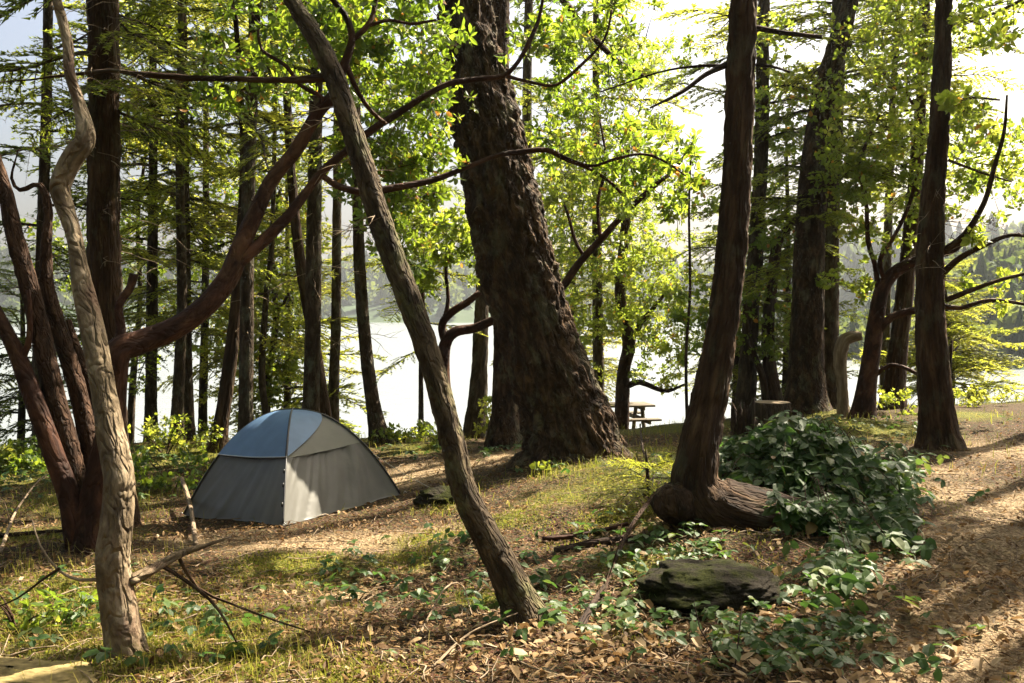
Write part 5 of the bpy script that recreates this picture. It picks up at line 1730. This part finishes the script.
mossm = lambda x, y: np.clip(field(_mw, x, y) + 1.1 * fbm2(x, y, 1.1, 3, 9) - .25, 0, 1)
blades(150000, 3.1, 9.5, mossm, .012, .035, .0035, .42, 'moss')
shorem = lambda x, y: np.clip(np.maximum((y > edge_y(x) - 1.2) * .9, .45 * field(_mw, x, y) * (y > 8) + .06), 0, 1) * np.clip(.5 + 1.2 * fbm2(x, y, 1.0, 2, 6), 0, 1)
blades(42000, 7.5, 18, shorem, .04, .15, .0035, .45, 'grass')
leftm = lambda x, y: (field([(G([70], [500])[0], 1.3), (G([20], [560])[0], .8), (G([150], [640])[0], .5), (G([240], [655])[0], .5), (G([930], [445])[0], .6), (G([640], [480])[0], .5), (G([690], [430])[0], 1.6)], x, y)) * .6
blades(26000, 3.2, 11, leftm, .04, .15, .0018, .66, 'dry_grass')

# low leafy seedlings carpeting the floor
A = Acc()
pts = []
for (cx_, cy_, sx, sy, n) in [(470, 590, 60, 28, 110), (620, 600, 50, 28, 120), (690, 560, 30, 18, 50), (830, 640, 55, 22, 110), (770, 655, 40, 18, 50), (100, 620, 90, 24, 45), (215, 640, 50, 20, 30), (650, 545, 45, 20, 60), (360, 585, 30, 16, 30),
                              (730, 620, 30, 20, 40), (230, 470, 30, 8, 0), (140, 475, 45, 14, 160), (30, 480, 40, 12, 100), (560, 470, 20, 6, 10), (830, 455, 40, 10, 40), (450, 452, 60, 6, 90), (870, 425, 50, 6, 60)]:
    g = G(rng.normal(size=n) * sx + cx_, rng.normal(size=n) * sy + cy_)
    pts.append(g[~np.isnan(g[:, 0])])
pts = np.concatenate(pts)
pts = pts[keep(pts[:, 0], pts[:, 1])]
pts[:, 2] += rng.uniform(.03, .1, len(pts))
place_tri(pts, .068, A, tint=.6, tilt=.1)
A.build('ground_cover_leaves', [M['bramble']], smooth=False, kind='stuff')

# rest of the wood: unseen trees round the camera, added to block sky light
A = Acc()
wr = np.random.default_rng(77)
for k in range(53):
    for _ in range(50):
        x_, y_ = wr.uniform(-22, 18), wr.uniform(-24, 5)
        if y_ > -2.5 and x_ > -6.5:
            continue
        if y_ > 1 and x_ < -9:
            break
        if y_ <= 1:
            break
    if k >= 34:
        x_, y_ = [(7.6, 9.2), (10.5, 12.5), (10.6, 7.5), (13.5, 10.5), (-4.6, 1.2), (-6.5, 3.0), (4.6, .8), (6.2, 3.4), (-2.2, -3), (2.4, -3.4), (0, -5), (-9, 5), (8.5, 0), (5.5, -3), (6.9, 11.2), (5.5, 7.7), (9.2, 10.4), (8.9, 8.3), (7.1, 8.0)][k - 34]  # hand-placed unseen trees: some shade path and bramble, others close the sky overhead
    h = wr.uniform(11, 17)
    z0 = float(gz(x_, y_))
    tp = catmull([[x_, y_, z0 - .2], [x_ + wr.normal() * .2, y_ + wr.normal() * .2, z0 + h * .5], [x_, y_, z0 + h]], .6)
    V, Fs, bk = tube(tp, np.linspace(.2, .02, len(tp)), 10, off=k)
    A.add(V, Fs, 1, bk)
    zz = np.arange(1.2 if k < 34 else (4.5 if k < 38 else 5.4), h - .3, .3 if k < 34 else .17)
    if k >= 34:
        h = 13.5
    for q in range(len(SPRAY_LO)):
        z_ = zz[q::len(SPRAY_LO)]
        u = z_ / h
        R = rotm(np.arange(len(z_)) * 2.399 * 3 + q * 2.1, wr.uniform(-.2, .3, len(z_)), 0) * (3.0 * (1 - u) ** .7 + .3)[:, None, None]
        c = np.stack([np.interp(z_, tp[:, 2] - z0, tp[:, 0]), np.interp(z_, tp[:, 2] - z0, tp[:, 1]), z_ + z0], 1)
        okb = np.array([not blocks(np.stack([c[i_] + R[i_][:, 0] * f_ for f_ in (.3, .6, .9)]), .62).any() for i_ in range(len(z_))], bool)
        if not okb.any():
            continue
        R, c = R[okb], c[okb]
        V, _ = copies(SPRAY_LO[q][0], [], R, c)
        A.add(V, np.arange(len(V)).reshape(-1, 3), 0, tint=np.clip(.4 + wr.normal() * .1, 0, 1))
        V, Fs = copies(SPRAY_LO[q][1], SPRAY_LO[q][2], R, c)
        A.add(V, Fs, 1, bk=V)
A.build('unseen_woods', [M['needles'], M['fir_far']], smooth=False, kind='stuff')

# ================================================================== AIR, LIGHT, CAMERA
t = NT('hazy_air')
HAZE_D = .00025
v = t.n('ShaderNodeVolumePrincipled', Color=(.86, .92, 1.0, 1), Density=HAZE_D, Anisotropy=.35)
hm = t.out(None, v)
lo, hi = np.array([-1950, -300, -18.0]), np.array([1950, 1950, 70.0])
c8 = np.array([[a, b, c] for a in (0, 1) for b in (0, 1) for c in (0, 1)])
V = lo + (hi - lo) * c8
fq = np.array([[0, 1, 3, 2], [4, 6, 7, 5], [0, 4, 5, 1], [2, 3, 7, 6], [0, 2, 6, 4], [1, 5, 7, 3]])
for f in range(6):   # every face must look outwards or the air would have no end
    a_, b_, c_ = V[fq[f][0]], V[fq[f][1]], V[fq[f][2]]
    if np.dot(np.cross(b_ - a_, c_ - b_), V[fq[f]].mean(0) - (lo + hi) / 2) < 0:
        fq[f] = fq[f][::-1]
link('haze', mesh('haze', V, [fq], [hm], smooth=False), kind='stuff')

w = bpy.data.worlds.new('World')
scene.world = w
w.use_nodes = True
nt = w.node_tree
bg = nt.nodes['Background']
sky = nt.nodes.new('ShaderNodeTexSky')
sky.sky_type = 'NISHITA'
sky.sun_disc = False
sky.sun_elevation = SUN_EL
sky.sun_rotation = SUN_AZ
sky.air_density = 1.0
sky.dust_density = 8.5
sky.ozone_density = 1.0
nt.links.new(sky.outputs[0], bg.inputs[0])
bg.inputs[1].default_value = .056

sd = bpy.data.lights.new('sun', 'SUN')
sd.energy = 5.0
sd.angle = math.radians(.53)
sd.color = (1.0, .89, .7)
so = bpy.data.objects.new('sun', sd)
so.rotation_euler = Vector((math.sin(SUN_AZ) * math.cos(SUN_EL), math.cos(SUN_AZ) * math.cos(SUN_EL), math.sin(SUN_EL))).to_track_quat('Z', 'Y').to_euler()
so.location = (0, 0, 30)
col.objects.link(so)

cd = bpy.data.cameras.new('camera')
cd.sensor_width = 36
cd.lens = 36 * F / IW
cd.clip_end = 6000
cd.clip_start = .05
co = bpy.data.objects.new('camera', cd)
co.location = (0, 0, CZ)
co.rotation_euler = (PI / 2 - TH, 0, 0)
col.objects.link(co)
scene.camera = co

vs = scene.view_settings
vs.view_transform = 'Standard'
vs.look = 'None'
vs.exposure = 2.25
vs.gamma = 1
vs.use_curve_mapping = False
cy = scene.cycles
cy.use_denoising = True
cy.max_bounces = 7
cy.diffuse_bounces = 3
cy.glossy_bounces = 3
cy.transmission_bounces = 3
cy.volume_bounces = 0
cy.sample_clamp_indirect = 6
cy.caustics_reflective = False
cy.caustics_refractive = False
